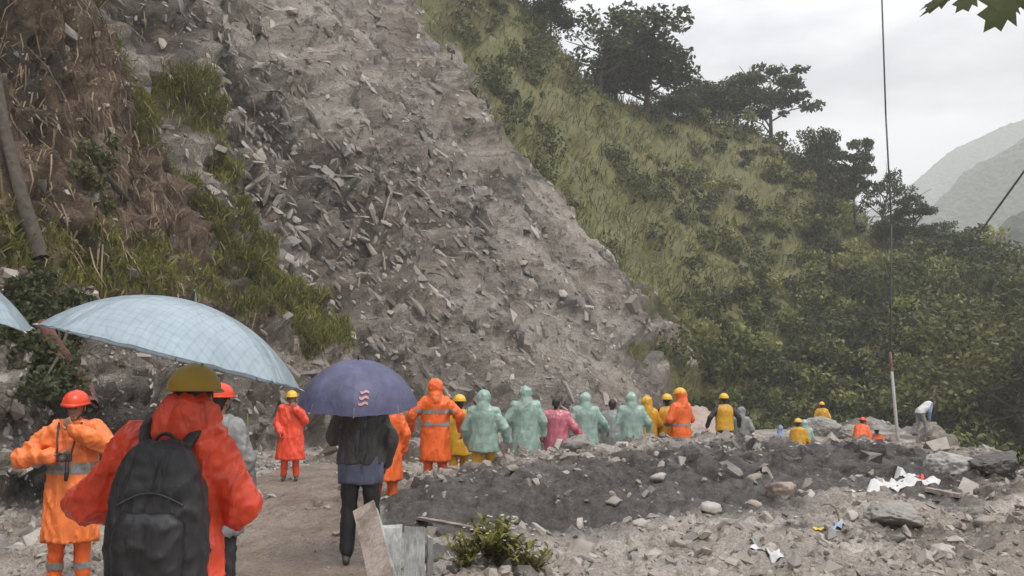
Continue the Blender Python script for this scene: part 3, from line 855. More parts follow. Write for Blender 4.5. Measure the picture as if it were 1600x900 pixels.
# the wood on the spur: one mass of crowns
def forest():
    r = np.random.default_rng(77)
    cs, rd, per = [], [], []
    tries = 0
    while len(cs) < 1800 and tries < 60000:
        tries += 1
        px = r.uniform(1075, 1720); Y = r.uniform(50, 106)
        x = (px - 800) / FPX * Y
        z = gz_fast(x, Y)
        py = 605 - (z - CAM.z) / Y * FPX
        if px > 1340 and Y > 83: continue
        dens = smooth01(np.array([px]), 1130, 1330)[0] * 0.75 + smooth01(np.array([py]), 420, 540)[0] * 0.75 + 0.10
        if py > 600 and px < 1180: dens *= 0.3
        if r.random() > dens: continue
        base = r.uniform(0.9, 2.1) * (0.75 + 0.5 * smooth01(np.array([px]), 1200, 1500)[0])
        for _ in range(3):
            o = r.normal(size=3) * [base * 0.7, base * 0.7, base * 0.45]
            cs.append(np.array([x, Y, z + base * 0.75]) + o); rd.append(np.array([1, 1, 0.8]) * base * r.uniform(0.5, 0.85)); per.append(int(72 * base ** 1.3))
    a = r.random(len(cs) // 3 + 1) < 0.3
    A_ = [k for k in range(len(cs)) if not a[k // 3]]; B_ = [k for k in range(len(cs)) if a[k // 3]]
    return [leaf_cloud([cs[k] for k in I], [rd[k] for k in I], [per[k] for k in I], 0.19, r) for I in (A_, B_)]
_zc = {}
_gxs = np.arange(0, 76, 1.5); _gys = np.arange(46, 112, 1.5)
_GX, _GY = np.meshgrid(_gxs, _gys); _GZ = height(_GX.ravel(), _GY.ravel()).reshape(_GX.shape)
def gz_fast(x, y):
    i = min(max((y - 46) / 1.5, 0), len(_gys) - 1.001); j = min(max(x / 1.5, 0), len(_gxs) - 1.001)
    a, b = int(i), int(j); u, v = i - a, j - b
    return (_GZ[a, b] * (1 - u) * (1 - v) + _GZ[a + 1, b] * u * (1 - v) + _GZ[a, b + 1] * (1 - u) * v + _GZ[a + 1, b + 1] * u * v)
M['leaf_bright'] = leafy('leaf_bright', (0.085, 0.095, 0.025), (0.33, 0.33, 0.11))
f1, f2 = forest()
stuff('forest', *f1, M['leaf_mid'], 'mixed dark green wood covering the far side of the valley')
stuff('forest', *f2, M['leaf_bright'], 'paler yellow green trees mixed through the valley wood')
# ------------------------------------------------------------------ shape collector for bodies and clothes
def _fr(d):
    d = d.normalized()
    a = Vector((1, 0, 0)) if abs(d.x) < 0.8 else Vector((0, 1, 0))
    u = d.cross(a).normalized(); return u, d.cross(u)

class MB:
    def __init__(s): s.v = []; s.f = []
    def rings(s, rings, cap=True):
        o = len(s.v); n = len(rings[0])
        for r in rings: s.v += [tuple(p) for p in r]
        for i in range(len(rings) - 1):
            for j in range(n):
                s.f.append((o + i * n + j, o + i * n + (j + 1) % n, o + (i + 1) * n + (j + 1) % n, o + (i + 1) * n + j))
        if cap:
            s.f.append(tuple(o + j for j in reversed(range(n))))
            s.f.append(tuple(o + (len(rings) - 1) * n + j for j in range(n)))
        return s
    def cap(s, p0, p1, r0, r1, n=10):
        """tapered limb with round ends"""
        p0, p1 = Vector(p0), Vector(p1); d = p1 - p0
        if d.length < 1e-6: d = Vector((0, 0, 1e-4))
        u, w = _fr(d); dn = d.normalized(); R = []
        for k in (-80, -50, -20): R.append((p0 + dn * r0 * math.sin(math.radians(k)), r0 * math.cos(math.radians(k))))
        for k in (20, 50, 80): R.append((p1 + dn * r1 * math.sin(math.radians(k)), r1 * math.cos(math.radians(k))))
        return s.rings([[c + (u * math.cos(a) + w * math.sin(a)) * r for a in [2 * math.pi * j / n for j in range(n)]] for c, r in R])
    def chain(s, pts, rads, n=10):
        for k in range(len(pts) - 1): s.cap(pts[k], pts[k + 1], rads[k], rads[k + 1], n)
        return s
    def ell(s, c, r, n=14, m=9, T=None):
        c = Vector(c); R = []
        for i in range(m):
            ph = math.pi * (i + 0.5) / m - math.pi / 2
            ring = []
            for j in range(n):
                th = 2 * math.pi * j / n
                q = Vector((r[0] * math.cos(ph) * math.cos(th), r[1] * math.cos(ph) * math.sin(th), r[2] * math.sin(ph)))
                ring.append(c + (T @ q if T else q))
            R.append(ring)
        return s.rings(R)
    def mesh(s, name, smooth=True):
        me = bpy.data.meshes.new(name); me.from_pydata(s.v, [], s.f)
        bm = bmesh.new(); bm.from_mesh(me); bmesh.ops.recalc_face_normals(bm, faces=bm.faces); bm.to_mesh(me); bm.free()
        me.polygons.foreach_set('use_smooth', [smooth] * len(me.polygons)); me.update()
        return me

def skin(mb, name, voxel, smooth=4, ratio=1.0, folds=0.0, fscale=(9, 9, 3), seed=0.0):
    """melt the overlapping pieces into one continuous surface, then crease it"""
    me = mb.mesh(name)
    o = bpy.data.objects.new('tmp', me); COL.objects.link(o)
    m = o.modifiers.new('r', 'REMESH'); m.mode = 'VOXEL'; m.voxel_size = voxel; m.use_smooth_shade = True
    if smooth:
        sm = o.modifiers.new('s', 'SMOOTH'); sm.iterations = smooth; sm.factor = 0.5
    if ratio < 1:
        d = o.modifiers.new('d', 'DECIMATE'); d.ratio = ratio
    dg = bpy.context.evaluated_depsgraph_get(); dg.update()
    out = bpy.data.meshes.new_from_object(o.evaluated_get(dg))
    bpy.data.objects.remove(o); bpy.data.meshes.remove(me)
    out.name = name
    if folds > 0:
        n = len(out.vertices)
        co = np.empty(n * 3, np.float32); out.vertices.foreach_get('co', co); co = co.reshape(-1, 3)
        no = np.array([tuple(v.normal) for v in out.vertices])
        tw = co.copy(); tw[:, 0] += co[:, 2] * 0.35; 
        d = (0.7 - np.abs(perlin(tw * np.array(fscale) + seed)) ** 0.6 * 2.0) * folds + (0.5 - np.abs(perlin(co * 15.0 + seed)) ** .7) * folds * 0.6 + (0.4 - np.abs(perlin(co * np.array([7, 7, 13]) + seed * 2))) * folds * 0.6
        co = co + no * d[:, None]
        out.vertices.foreach_set('co', co.astype(np.float32).ravel()); out.update()
    out.polygons.foreach_set('use_smooth', [True] * len(out.polygons))
    return out

def band(me, name, pred, off=0.006):
    """a tape lying on a garment: the faces that pass the test, lifted off by a few millimetres with a rim"""
    bm = bmesh.new(); bm.from_mesh(me)
    bm.normal_update()
    kill = [f for f in bm.faces if not pred(f.calc_center_median())]
    no = {v: v.normal.copy() for v in bm.verts}
    for v in bm.verts: v.co += no[v] * off
    bmesh.ops.delete(bm, geom=kill, context='FACES')
    out = bpy.data.meshes.new(name); bm.to_mesh(out); bm.free()
    return out

# ------------------------------------------------------------------ a person
def hand_shape(mb, w, d, pn, side, curl=0.5, k=1.0):
    """palm, four unequal bent fingers and a thumb leaving the side of the palm; d points to the fingertips, pn out of the palm"""
    d = Vector(d).normalized(); pn = Vector(pn); pn = (pn - d * pn.dot(d)).normalized(); ac = d.cross(pn) * side
    w = Vector(w)
    pc = w + d * 0.05 * k
    for t in (-1, -0.33, 0.33, 1):
        mb.cap(w + ac * t * 0.016 * k + d * 0.008 * k, w + d * 0.088 * k + ac * t * 0.029 * k, 0.017 * k, 0.013 * k, 8)
    for t, L in ((-1, 0.062), (-0.33, 0.075), (0.33, 0.082), (1, 0.074)):
        b = w + d * 0.092 * k + ac * t * 0.030 * k
        a = 0.25 + curl * 0.6; p = b; ang_ = 0
        for q, s_ in ((0.45, 0.0094), (0.32, 0.0085), (0.23, 0.0076)):
            ang_ += a
            dd = d * math.cos(ang_) + pn * math.sin(ang_) + ac * t * 0.07
            p2 = p + dd.normalized() * L * q * k
            mb.cap(p, p2, s_ * k, s_ * 0.92 * k, 7); p = p2
    b = w + d * 0.028 * k + ac * 0.032 * k
    p2 = b + (d * 0.55 + ac * 0.75 + pn * 0.35).normalized() * 0.042 * k
    p3 = p2 + (d * 0.85 + ac * 0.15 + pn * (0.3 + curl * 0.5)).normalized() * 0.030 * k
    mb.cap(w + d * 0.012 * k + ac * 0.014 * k, b, 0.016 * k, 0.013 * k, 7); mb.cap(b, p2, 0.0125 * k, 0.0105 * k, 7); mb.cap(p2, p3, 0.0105 * k, 0.0085 * k, 7)

def helmet_mesh(k=1.0):
    bm = bmesh.new()
    n, m = 28, 9
    rows = []
    for i in range(m):
        ph = math.pi / 2 * i / (m - 1) * 0.97
        row = []
        for j in range(n):
            th = 2 * math.pi * j / n
            rr_ = 1.0 + (0.035 if abs(math.cos(th)) < 0.16 and i > 1 else 0)        # crest rib front to back
            row.append(bm.verts.new((0.125 * math.cos(ph) * math.cos(th) * k, (0.150 * math.cos(ph) * math.sin(th)) * k, 0.125 * math.sin(ph) * rr_ * k)))
        rows.append(row)
    for i in range(m - 1):
        for j in range(n): bm.faces.new((rows[i][j], rows[i][(j + 1) % n], rows[i + 1][(j + 1) % n], rows[i + 1][j]))
    bm.faces.new(rows[-1])
    me = bpy.data.meshes.new('shell'); bm.to_mesh(me)
    brim = bmesh.new()
    a, b, c = [], [], []
    for j in range(n):
        th = 2 * math.pi * j / n
        fr = max(0.0, -math.sin(th)) ** 1.5
        x, y = math.cos(th), math.sin(th)
        a.append(brim.verts.new((0.122 * x * k, 0.147 * y * k, 0.006 * k)))
        b.append(brim.verts.new(((0.140 + 0.004 * fr) * x * k, (0.163 + 0.045 * fr) * y * k, (-0.010 - 0.012 * fr) * k)))
        c.append(brim.verts.new((0.120 * x * k, 0.145 * y * k, -0.012 * k)))
    for j in range(n):
        q = (j + 1) % n
        brim.faces.new((a[j], b[j], b[q], a[q])); brim.faces.new((b[j], c[j], c[q], b[q]))
    mb_ = bpy.data.meshes.new('brim'); brim.to_mesh(mb_)
    for x in (bm, brim): x.free()
    for x in (me, mb_): x.polygons.foreach_set('use_smooth', [True] * len(x.polygons))
    return me, mb_
HELMET = helmet_mesh(.94)

SKIN = simple('skin', (0.30, 0.175, 0.115), 0.5, 0.15, 9, 0.15, 60, 0.003)
M['skin'] = SKIN
M['hair'] = simple('hair', (0.018, 0.015, 0.013), 0.5, 0.3, 20, 0.6, 90, 0.01)
M['eye'] = simple('eye', (0.03, 0.02, 0.015), 0.2, 0.1, 9, 0)
M['orange'] = cloth('orange_rainwear', (0.86, 0.145, 0.024), 0.42, 0.13, 0.55, dirt=0.25)
M['orange_light'] = cloth('orange_light_rainwear', (0.92, 0.215, 0.050), 0.42, 0.12, 0.55, dirt=0.2)
M['red'] = cloth('red_orange_rainwear', (0.90, 0.085, 0.034), 0.34, 0.16, 0.8, dirt=0.15)
M['yellow'] = cloth('yellow_rainwear', (0.66, 0.35, 0.022), 0.45, 0.14, 0.5, dirt=0.4)
M['green'] = cloth('green_plastic', (0.40, 0.57, 0.50), 0.2, 0.16, 0.45, spec=0.9, trans=0.25, alpha=0.93)
M['clear'] = cloth('clear_plastic', (0.42, 0.46, 0.45), 0.2, 0.16, 0.5, spec=0.9, trans=0.3, alpha=0.62)
M['pink'] = cloth('pink_plastic', (0.74, 0.21, 0.28), 0.22, 0.16, 0.45, spec=0.9, trans=0.2, alpha=0.93)
M['black'] = cloth('black_fabric', (0.026, 0.025, 0.028), 0.5, 0.3, 0.5)
M['navy'] = cloth('navy_fabric', (0.13, 0.15, 0.23), 0.6, 0.25, 0.6)
M['olive'] = cloth('olive_jacket', (0.075, 0.074, 0.068), 0.5, 0.25, 0.6)
M['greycoat'] = cloth('grey_raincoat', (0.24, 0.24, 0.235), 0.45, 0.2, 0.6)
M['white_cloth'] = cloth('white_cloth', (0.62, 0.62, 0.62), 0.6, 0.15, 0.6, dirt=0.35)
M['blue_cloth'] = cloth('blue_cloth', (0.20, 0.27, 0.45), 0.6, 0.15, 0.6)
M['tape'] = simple('reflective_tape', (0.27, 0.28, 0.27), 0.35, 0.15, 30, 0.1, 200, 0.001)
M['helmet_red'] = simple('helmet_red', (0.80, 0.060, 0.015), 0.28, 0.1, 3, 0.05, 30, 0.004)
M['helmet_yellow'] = simple('helmet_yellow', (0.80, 0.47, 0.035), 0.3, 0.12, 3, 0.05, 30, 0.004)
M['helmet_amber'] = simple('helmet_amber', (0.50, 0.29, 0.024), 0.3, 0.12, 3, 0.05, 30, 0.004)
M['boot'] = simple('rubber_boot', (0.030, 0.026, 0.022), 0.5, 0.3, 9, 0.3, 30, 0.01, col2=(0.10, 0.08, 0.06))
M['boot_yellow'] = simple('yellow_boot', (0.60, 0.36, 0.02), 0.45, 0.2, 9, 0.2, 30, 0.01)

ARMS = {   # elbow and wrist in body coordinates (x to the person's left, y back, z up), right side then left side; (elbow, wrist, finger direction, palm normal)
    'cape_a': (((-.30, .02, 1.15), (-.31, -.05, .90), (0, -.15, -1), (1, 0, 0)), ((.32, .02, 1.17), (.36, -.08, .93), (0, -.15, -1), (-1, 0, 0))),
    'cape_b': (((-.33, .02, 1.17), (-.38, -.06, .94), (0, -.15, -1), (1, 0, 0)), ((.29, .02, 1.15), (.27, -.10, .91), (0, -.15, -1), (-1, 0, 0))),
    'cape_c': (((-.35, .0, 1.18), (-.47, -.12, 1.02), (-.2, -.5, -.8), (1, 0, 0)), ((.31, .02, 1.16), (.32, -.06, .92), (0, -.15, -1), (-1, 0, 0))),
    'hang': (((-.27, .02, 1.14), (-.26, -.06, .90), (0, -.15, -1), (1, 0, 0)), ((.27, .02, 1.14), (.26, -.06, .90), (0, -.15, -1), (-1, 0, 0))),
    'front': (((-.29, -.02, 1.16), (-.14, -.26, 1.10), (.7, -.6, .1), (0, .2, 1)), ((.29, -.02, 1.16), (.12, -.27, 1.06), (-.7, -.6, .1), (0, .2, 1))),
    'mouth': (((-.27, .02, 1.14), (-.20, -.16, .95), (.2, -.3, -1), (1, 0, 0)), ((.27, -.05, 1.18), (.09, -.24, 1.42), (-.4, -.1, 1), (0, 1, .2))),
    'point': (((-.27, .02, 1.14), (-.26, -.08, .90), (0, -.15, -1), (1, 0, 0)), ((.34, -.05, 1.22), (.44, -.25, 1.12), (.5, -.8, -.2), (0, .2, -1))),
    'wide': (((-.36, .02, 1.20), (-.40, -.12, .97), (-.1, -.3, -1), (1, 0, 0)), ((.36, .02, 1.20), (.40, -.12, .97), (.1, -.3, -1), (-1, 0, 0))),
    'left': (((-.43, -.06, 1.17), (-.12, -.24, 1.19), (.9, -.25, .15), (0, .6, .6)), ((.33, -.12, 1.27), (.04, -.27, 1.43), (-.6, .1, .8), (0, 1, .3))),
    'pack': (((-.285, -.06, 1.14), (-.09, -.27, 1.18), (.7, -.5, .3), (.2, .6, 0)), ((.45, -.07, 1.14), (.27, -.29, 1.10), (-.4, -.8, .1), (-.3, .1, -1))),
    'hold': (((-.27, .0, 1.15), (-.22, -.12, .93), (0, -.3, -1), (1, 0, 0)), ((.27, -.06, 1.17), (.08, -.25, 1.30), (-.3, -.3, .9), (-.8, .5, 0))),
    'reach': (((-.24, -.16, 1.14), (-.16, -.40, .98), (0, -.8, -.6), (.5, 0, -.5)), ((.24, -.16, 1.14), (.16, -.42, .96), (0, -.8, -.6), (-.5, 0, -.5))),
    'lap': (((-.27, -.02, 1.16), (-.12, -.28, 1.05), (.5, -.8, -.1), (0, 0, -1)), ((.27, -.02, 1.16), (.12, -.28, 1.05), (-.5, -.8, -.1), (0, 0, -1))),
}

def person(key, label, face, arms='hang', bend=0.0, low=0.0, legs='stand', coat=None, hem=0.55, flare=1.0, sleeve=1.0, hood=False, stripes=(), tape='tape',
           trousers='black', boots='boot', helmet=None, hair=True, vest=None, near=0, poncho=False, nod=0.0, turn=0.0, shirt=None, shirt_hem=.86, headx=0.0, collar=0.0, sleeve_w=1.0, leg_stripes=False, arm_stripes=False, coat_name='raincoat'):
    X, Y, Z, Ht = WHO[key]
    root = empty('person', (X, Y, Z), math.radians(face))
    s0 = (Ht - (0.03 if (helmet or hood) else 0.0)) / 1.74
    root.scale = (s0, s0, s0)
    hipz = 0.92 - low
    sb, cb = math.sin(bend), math.cos(bend)
    def B(x, y, z):
        """standing body coordinates to posed ones (hinge at the hips)"""
        u, f = z - 0.92, -y
        if u <= 0: return Vector((x, y, hipz + u))
        return Vector((x, -(f * cb + u * sb), hipz + u * cb - f * sb))
    RB = Matrix.Rotation(bend, 3, 'X')
    RH = Matrix.Rotation(bend * 0.55 + nod, 3, 'X') @ Matrix.Rotation(turn, 3, 'Z')
    vox = (0.0125, 0.0095, 0.0075)[near]; rat = (0.13, 0.22, 0.45)[near]
    b = MB()
    # legs
    if legs == 'stand': L = [((-.09, 0, hipz), (-.105, -.03, .50), (-.12, .015, .085), -1), ((.09, 0, hipz), (.105, -.02, .50), (.12, .0, .085), 1)]
    elif legs == 'step': L = [((-.09, 0, hipz), (-.10, -.16, .52), (-.11, -.17, .085), -1), ((.09, 0, hipz), (.10, .02, .49), (.11, .20, .10), 1)]
    elif legs == 'squat': L = [((-.09, 0, hipz), (-.17, -.36, hipz + .16), (-.14, -.20, .085), -1), ((.09, 0, hipz), (.16, -.36, hipz + .16), (.13, -.18, .085), 1)]
    else: L = [((-.09, 0, hipz), (-.13, -.42, hipz + .03), (-.13, -.46, max(.085, hipz - .38)), -1), ((.09, 0, hipz), (.13, -.42, hipz + .03), (.13, -.44, max(.085, hipz - .38)), 1)]
    for hp, kn, an, sd in L:
        b.cap(hp, kn, .075, .052, 9); b.cap(kn, an, .050, .034, 9)
        b.cap(an, (an[0], an[1] - .13, .035 + an[2] - .085), .034, .026, 8)
    # trunk and neck
    for a_, c_, r0, r1 in (((0, 0, .92), (0, .0, 1.10), .115, .105), ((0, 0, 1.10), (0, .01, 1.34), .105, .125)):
        for dx in (-.05, .05): b.cap(B(a_[0] + dx, a_[1], a_[2]), B(c_[0] + dx * 1.3, c_[1], c_[2]), r0 * .82, r1 * .80, 10)
    b.cap(B(-.12, .01, 1.40), B(.12, .01, 1.40), .062, .062, 9)
    b.cap(B(0, .015, 1.42), B(headx * .8, -.01, 1.55), .058, .052, 9)
    # head
    hc = B(headx, -.015, 1.625)
    def Hd(x, y, z): return hc + RH @ Vector((x, y, z))
    b.ell(hc + RH @ Vector((0, .012, .022)), (.076, .094, .092), 14, 9, RH)
    b.ell(Hd(0, -.018, -.045), (.058, .070, .062), 12, 8, RH)
    b.cap(Hd(-.015, -.072, -.092), Hd(.015, -.072, -.092), .020, .020, 8)
    b.cap(Hd(0, -.088, .012), Hd(0, -.107, -.026), .010, .015, 8)
    b.cap(Hd(-.032, -.080, .026), Hd(.032, -.080, .026), .014, .014, 8)
    b.cap(Hd(-.018, -.088, -.058), Hd(.018, -.088, -.058), .009, .009, 7)
    for sd in (-1, 1): b.ell(Hd(.078 * sd, .008, -.008), (.012, .022, .032), 8, 6, RH)
    # arms and hands
    A = []
    for sd, (el, wr, fd, pn) in zip((-1, 1), ARMS[arms]):
        sh = B(.185 * sd, .01, 1.405); e = B(*el); w = B(*wr)
        A.append((sd, sh, e, w))
        b.cap(sh, e, .052, .040, 9); b.cap(e, w, .038, .026, 9)
        hand_shape(b, w, RB @ Vector(fd), RB @ Vector(pn), sd, 0.7)
    body = mobj('body', skin(b, 'body', vox, 2, rat), M['skin'], root)
    if near or abs(face) < 100:
        for sd in (-1, 1):
            e_ = MB().ell(Hd(.030 * sd, -.083, .006), (.0115, .0075, .0085), 8, 6, RH)
            mobj('eye', e_.mesh('eye'), M['eye'], body)
    cv = (0.021, 0.017, 0.0125)[near]
    # trousers and boots
    t = MB()
    t.ell((0, 0.0, hipz), (.165, .13, .13))
    for hp, kn, an, sd in L:
        kn2, an2 = Vector(kn), Vector(an)
        t.cap((hp[0], hp[1], hp[2] - .02), kn, .100, .083, 10); t.cap(kn, an2 + (kn2 - an2) * 0.12, .083, .072, 10)
    tme = skin(t, 'trousers', cv, 3, 0.6, 0.010, (6, 6, 10), 3.1 + X)
    tro = mobj('trousers', tme, M[trousers], root)
    if leg_stripes:
        for sd_ in (-1, 1):
            mobj('reflective_band', band(tme, 'reflective_band', lambda p: abs(p.z - .20) < .03 and p.x * sd_ > 0), M['tape'], tro)
    for hp, kn, an, sd in L:
        f = MB(); ax, ay, az = an
        d = (Vector(kn) - Vector(an)).normalized()
        f.cap(Vector(an) + d * 0.20, an, .058, .050, 10)
        f.cap((ax, ay + .035, az - .042), (ax + .01 * sd, ay - .165, az - .045), .040, .036, 10)
        f.cap(an, (ax, ay - .08, az - .02), .046, .036, 10)
        mobj('boot', skin(f, 'boot', cv * .8, 2, 0.6), M[boots], root)
    # coat
    sl = 1.22 if poncho else 1.0
    def torso(k, hem_, fl, neckr=.088):
        c = MB(); R = []
        prof = [(1.515, neckr, neckr, 0), (1.475, .150, .105, .01), (1.435, .205, .125, .012), (1.36, .222, .145, .012), (1.22, .222, .155, .0), (1.05, .215, .155, 0), (.93, .222, .165, 0)]
        for z, rx, ry, cy in prof:
            cpt = B(0, cy, z)
            R.append([cpt + Vector((rx * k * math.cos(a), 0, 0)) + RB @ Vector((0, ry * k * math.sin(a), 0)) for a in [2 * math.pi * j / 26 for j in range(26)]])
        zz = .93
        sitting = legs in ('sit', 'squat')
        while zz > hem_ + 0.02:
            zz = max(hem_, zz - .09)
            g = 1 + (0.93 - zz) * 0.55 * fl
            if sitting:
                cpt = Vector((0, -0.22 * (0.93 - zz) / 0.3, max(hipz - (0.93 - zz) * 0.5, 0.06)))
            else:
                cpt = Vector((0, -.005, hipz + zz - .92))
            R.append([cpt + Vector((.222 * k * g * math.cos(a), .168 * k * g * math.sin(a), 0.012 * math.sin(3 * a + X))) for a in [2 * math.pi * j / 26 for j in range(26)]])
        c.rings(R)
        return c
    def sleeves(c, k, upto=1.0):
        for sd, sh, e, w in A:
            sh2 = sh + (RB @ Vector((-.03 * sd, 0, .0)))
            c.cap(sh2, e, .098 * k, .082 * k, 12)
            if upto > .6: c.cap(e, e + (w - e) * (0.93 * upto), .082 * k, .066 * k, 12)
    if shirt:
        c = torso(0.90 if coat is None or poncho else 0.97, shirt_hem, 0.2); sleeves(c, .80)
        mobj('shirt', skin(c, 'shirt', cv, 3, 0.7, 0.008, seed=X), M[shirt], root)
    main = None
    if coat:
        c = torso(1.10 if poncho else 1.0, hem, flare, .10)
        sleeves(c, 1.08 if poncho else sleeve_w, sleeve)
        if collar:
            c.cap(B(headx * .5, .03, 1.47), B(headx, .035, 1.535), .125 + collar, .105 + collar, 16)
        if poncho:
            for sd, sh, e, w in A: c.cap(sh, B(.13 * sd, .0, 1.12), .10, .11, 12)
        if hood:
            c.ell(Hd(0, .034, .012), (.122, .122, .128), 16, 11, RH)
            c.cap(Hd(0, .045, -.03), B(0, .04, 1.45), .100, .135, 14)
        me_ = skin(c, coat_name, cv, 3, 0.8 if near else 0.7, 0.013 if poncho else (0.021 if near == 2 else 0.016), (9, 9, 2.2), X * 1.7 + Y)
        main = mobj(coat_name, me_, M[coat], root)
        for z in stripes:
            q = B(0, 0, z).z
            def inz(p, q=q, z=z):
                return abs(p.z - q) < .026 and abs(p.x) < .30 and (z > .6)
            mobj('reflective_band', band(me_, 'reflective_band', inz), M[tape], main)
        if arm_stripes:
            for sd, sh, e, w in A:
                c0 = sh + (e - sh) * 0.66; dr = (e - sh).normalized()
                mobj('reflective_band', band(me_, 'reflective_band', lambda p: abs((p - c0).dot(dr)) < .024 and ((p - c0) - dr * (p - c0).dot(dr)).length < .15 and p.x * sd > .2), M[tape], main)
    if vest:
        c = torso(1.0, .88, 0.25)
        me_ = skin(c, 'vest', cv, 3, 0.8, 0.010, seed=X)
        main = mobj('vest', me_, M[vest], root)
        for z in stripes:
            q = B(0, 0, z).z
            mobj('reflective_band', band(me_, 'reflective_band', lambda p, q=q: abs(p.z - q) < .024), M[tape], main)
    # head gear
    if helmet:
        hm = bpy.data.objects.new('helmet', HELMET[0].copy()); hm.data.materials.clear(); hm.data.materials.append(M[helmet]); link(hm, root)
        hm.matrix_local = Matrix.Translation(Hd(0, .008, .045)) @ RH.to_4x4()
        br = bpy.data.objects.new('brim', HELMET[1].copy()); br.data.materials.clear(); br.data.materials.append(M[helmet]); link(br, hm)
        strap = MB()
        for sd in (-1, 1): strap.chain([Hd(.083 * sd, .0, .03), Hd(.075 * sd, -.03, -.05), Hd(.0, -.055, -.118)], [.006, .006, .006], 6)
        mobj('chin_strap', strap.mesh('chin_strap'), M['black'], root)
    if hair and not hood:
        h = MB(); h.ell(Hd(0, .024, .034), (.084, .096, .092), 14, 9, RH); h.cap(Hd(0, .06, .0), Hd(0, .062, -.05), .066, .05, 10)
        hb = skin(h, 'hair', 0.012, 2, 0.6, 0.006, (22, 22, 8), X)
        mobj('hair', hb, M['hair'], root)
    tag(root, label, 'person', 'responders on the landslide')
    return root, dict(B=B, Hd=Hd, A=A, s=s0, Z=Z)
# ------------------------------------------------------------------ the people
r_left, i_left = person('left', 'person in orange rain suit and red helmet facing the camera with both hands raised', 12, 'left', coat='orange_light', hem=.42, flare=.35, stripes=(1.10, 1.055), trousers='orange', helmet='helmet_red', near=2, nod=.12, turn=-.1, leg_stripes=True, sleeve_w=1.12)
r_pack, i_pack = person('pack', 'person seen from behind in red raincoat with black backpack under the pale blue umbrella', 176, 'pack', coat='red', hem=.42, flare=.5, trousers='red', helmet='helmet_amber', near=2, headx=-.075, collar=.03, sleeve_w=1.25)
r_grey, _ = person('grey', 'person in grey raincoat and red helmet half hidden behind the backpack wearer', 170, 'hang', coat='greycoat', hem=.5, flare=.5, trousers='black', helmet='helmet_red', near=1)
person('poncho', 'person in long red rain cape and yellow helmet with a hand at the mouth', 8, 'mouth', coat='red', hem=.42, flare=.75, trousers='red', helmet='helmet_yellow', poncho=True, near=1, sleeve=1.0)
r_dark, i_dark = person('dark', 'person in dark jacket and navy shirt holding the dark blue umbrella', 184, 'hold', coat='olive', hem=.97, flare=.2, trousers='black', near=1, coat_name='jacket', shirt='navy', shirt_hem=.74)
person('behind', 'person in plain orange rain suit behind the dark blue umbrella', 186, 'hang', coat='orange', hem=.5, flare=.4, trousers='orange', hood=True, near=1)
person('stripe', 'hooded person in orange rain suit with two dark reflective bands across the back', 182, 'wide', coat='orange', hem=.52, flare=.45, trousers='orange', hood=True, stripes=(1.27, 1.08), near=1)
person('yellow_a', 'person in yellow rain suit and helmet between the banded orange suit and a green cape', 200, 'hang', coat='yellow', hem=.7, flare=.2, trousers='yellow', helmet='helmet_yellow', hair=True)
person('green_a', 'person in green plastic cape with yellow trousers, leftmost of the green capes', 172, 'cape_b', coat='green', hem=.78, flare=.6, trousers='yellow', boots='boot_yellow', hood=True, poncho=True, legs='step', near=1)
person('green_b', 'person in green plastic cape standing left of the pink cape', 186, 'cape_a', coat='green', hem=.60, flare=.7, trousers='black', hood=True, poncho=True, near=1)
person('pink', 'person in pink plastic cape with dark hair and one elbow out', 170, 'cape_c', coat='pink', hem=.66, flare=.6, trousers='black', poncho=True, near=1, hair=True)
person('green_c', 'person in green plastic cape just right of the pink cape', 188, 'cape_c', coat='green', hem=.62, flare=.75, trousers='navy', hood=True, poncho=True)
person('clear', 'dark-haired person in colourless see-through cape between two green capes', 170, 'front', bend=.22, low=.02, coat='clear', hem=.62, flare=.6, trousers='black', shirt='greycoat', poncho=True)
person('green_d', 'person in green plastic cape beside the yellow hooded suit, rightmost of the green capes', 182, 'cape_b', coat='green', hem=.62, flare=.7, trousers='yellow', hood=True, poncho=True)
person('yellow_b', 'hooded person in all yellow rain suit next to the rightmost green cape', 192, 'front', coat='yellow', hem=.62, flare=.25, trousers='yellow', boots='boot_yellow', hood=True, stripes=(.70,))
person('vest_a', 'person in yellow vest, yellow helmet and dark trousers left of the tall red-orange suit', 178, 'hang', vest='yellow', shirt='black', trousers='black', helmet='helmet_yellow')
person('red_b', 'tall hooded person in red-orange rain suit at the right end of the close row', 215, 'front', coat='orange', hem=.30, flare=.35, trousers='orange', hood=True, helmet='helmet_yellow', stripes=(1.06,), nod=.2)
person('vest_b', 'person in yellow vest and yellow helmet standing alone at the foot of the scree', 185, 'wide', vest='yellow', shirt='black', trousers='black', helmet='helmet_yellow', hair=True)
person('sit_grey', 'person in pale grey cape sitting on the rubble right of the lone yellow vest', 150, 'lap', low=.42, legs='sit', coat='greycoat', hem=.70, flare=.6, hood=True, trousers='greycoat')
person('rock_top', 'person in yellow suit and helmet standing far off behind a pale boulder', 165, 'hang', coat='yellow', hem=.7, flare=.2, trousers='yellow', helmet='helmet_yellow')
person('sit_yellow', 'person in yellow suit and red trousers crouching in the dip', 150, 'reach', low=.58, bend=.12, legs='squat', coat='yellow', hem=.80, flare=.2, trousers='red', helmet='helmet_yellow')
person('mint', 'person in mint cape crouching behind the yellow suit with red trousers', 185, 'lap', low=.58, legs='squat', coat='green', hem=.75, flare=.6, poncho=True, hood=True, trousers='black')
person('crouch', 'person in bright orange suit crouching with bent back on the far rubble', 140, 'reach', low=.60, bend=.50, legs='squat', coat='orange', hem=.78, flare=.3, trousers='orange', helmet='helmet_red')
r_under, i_under = person('under', 'person in orange sitting under a small grey umbrella', 178, 'hold', low=.64, legs='squat', coat='orange', hem=.78, flare=.3, trousers='greycoat', hair=True)
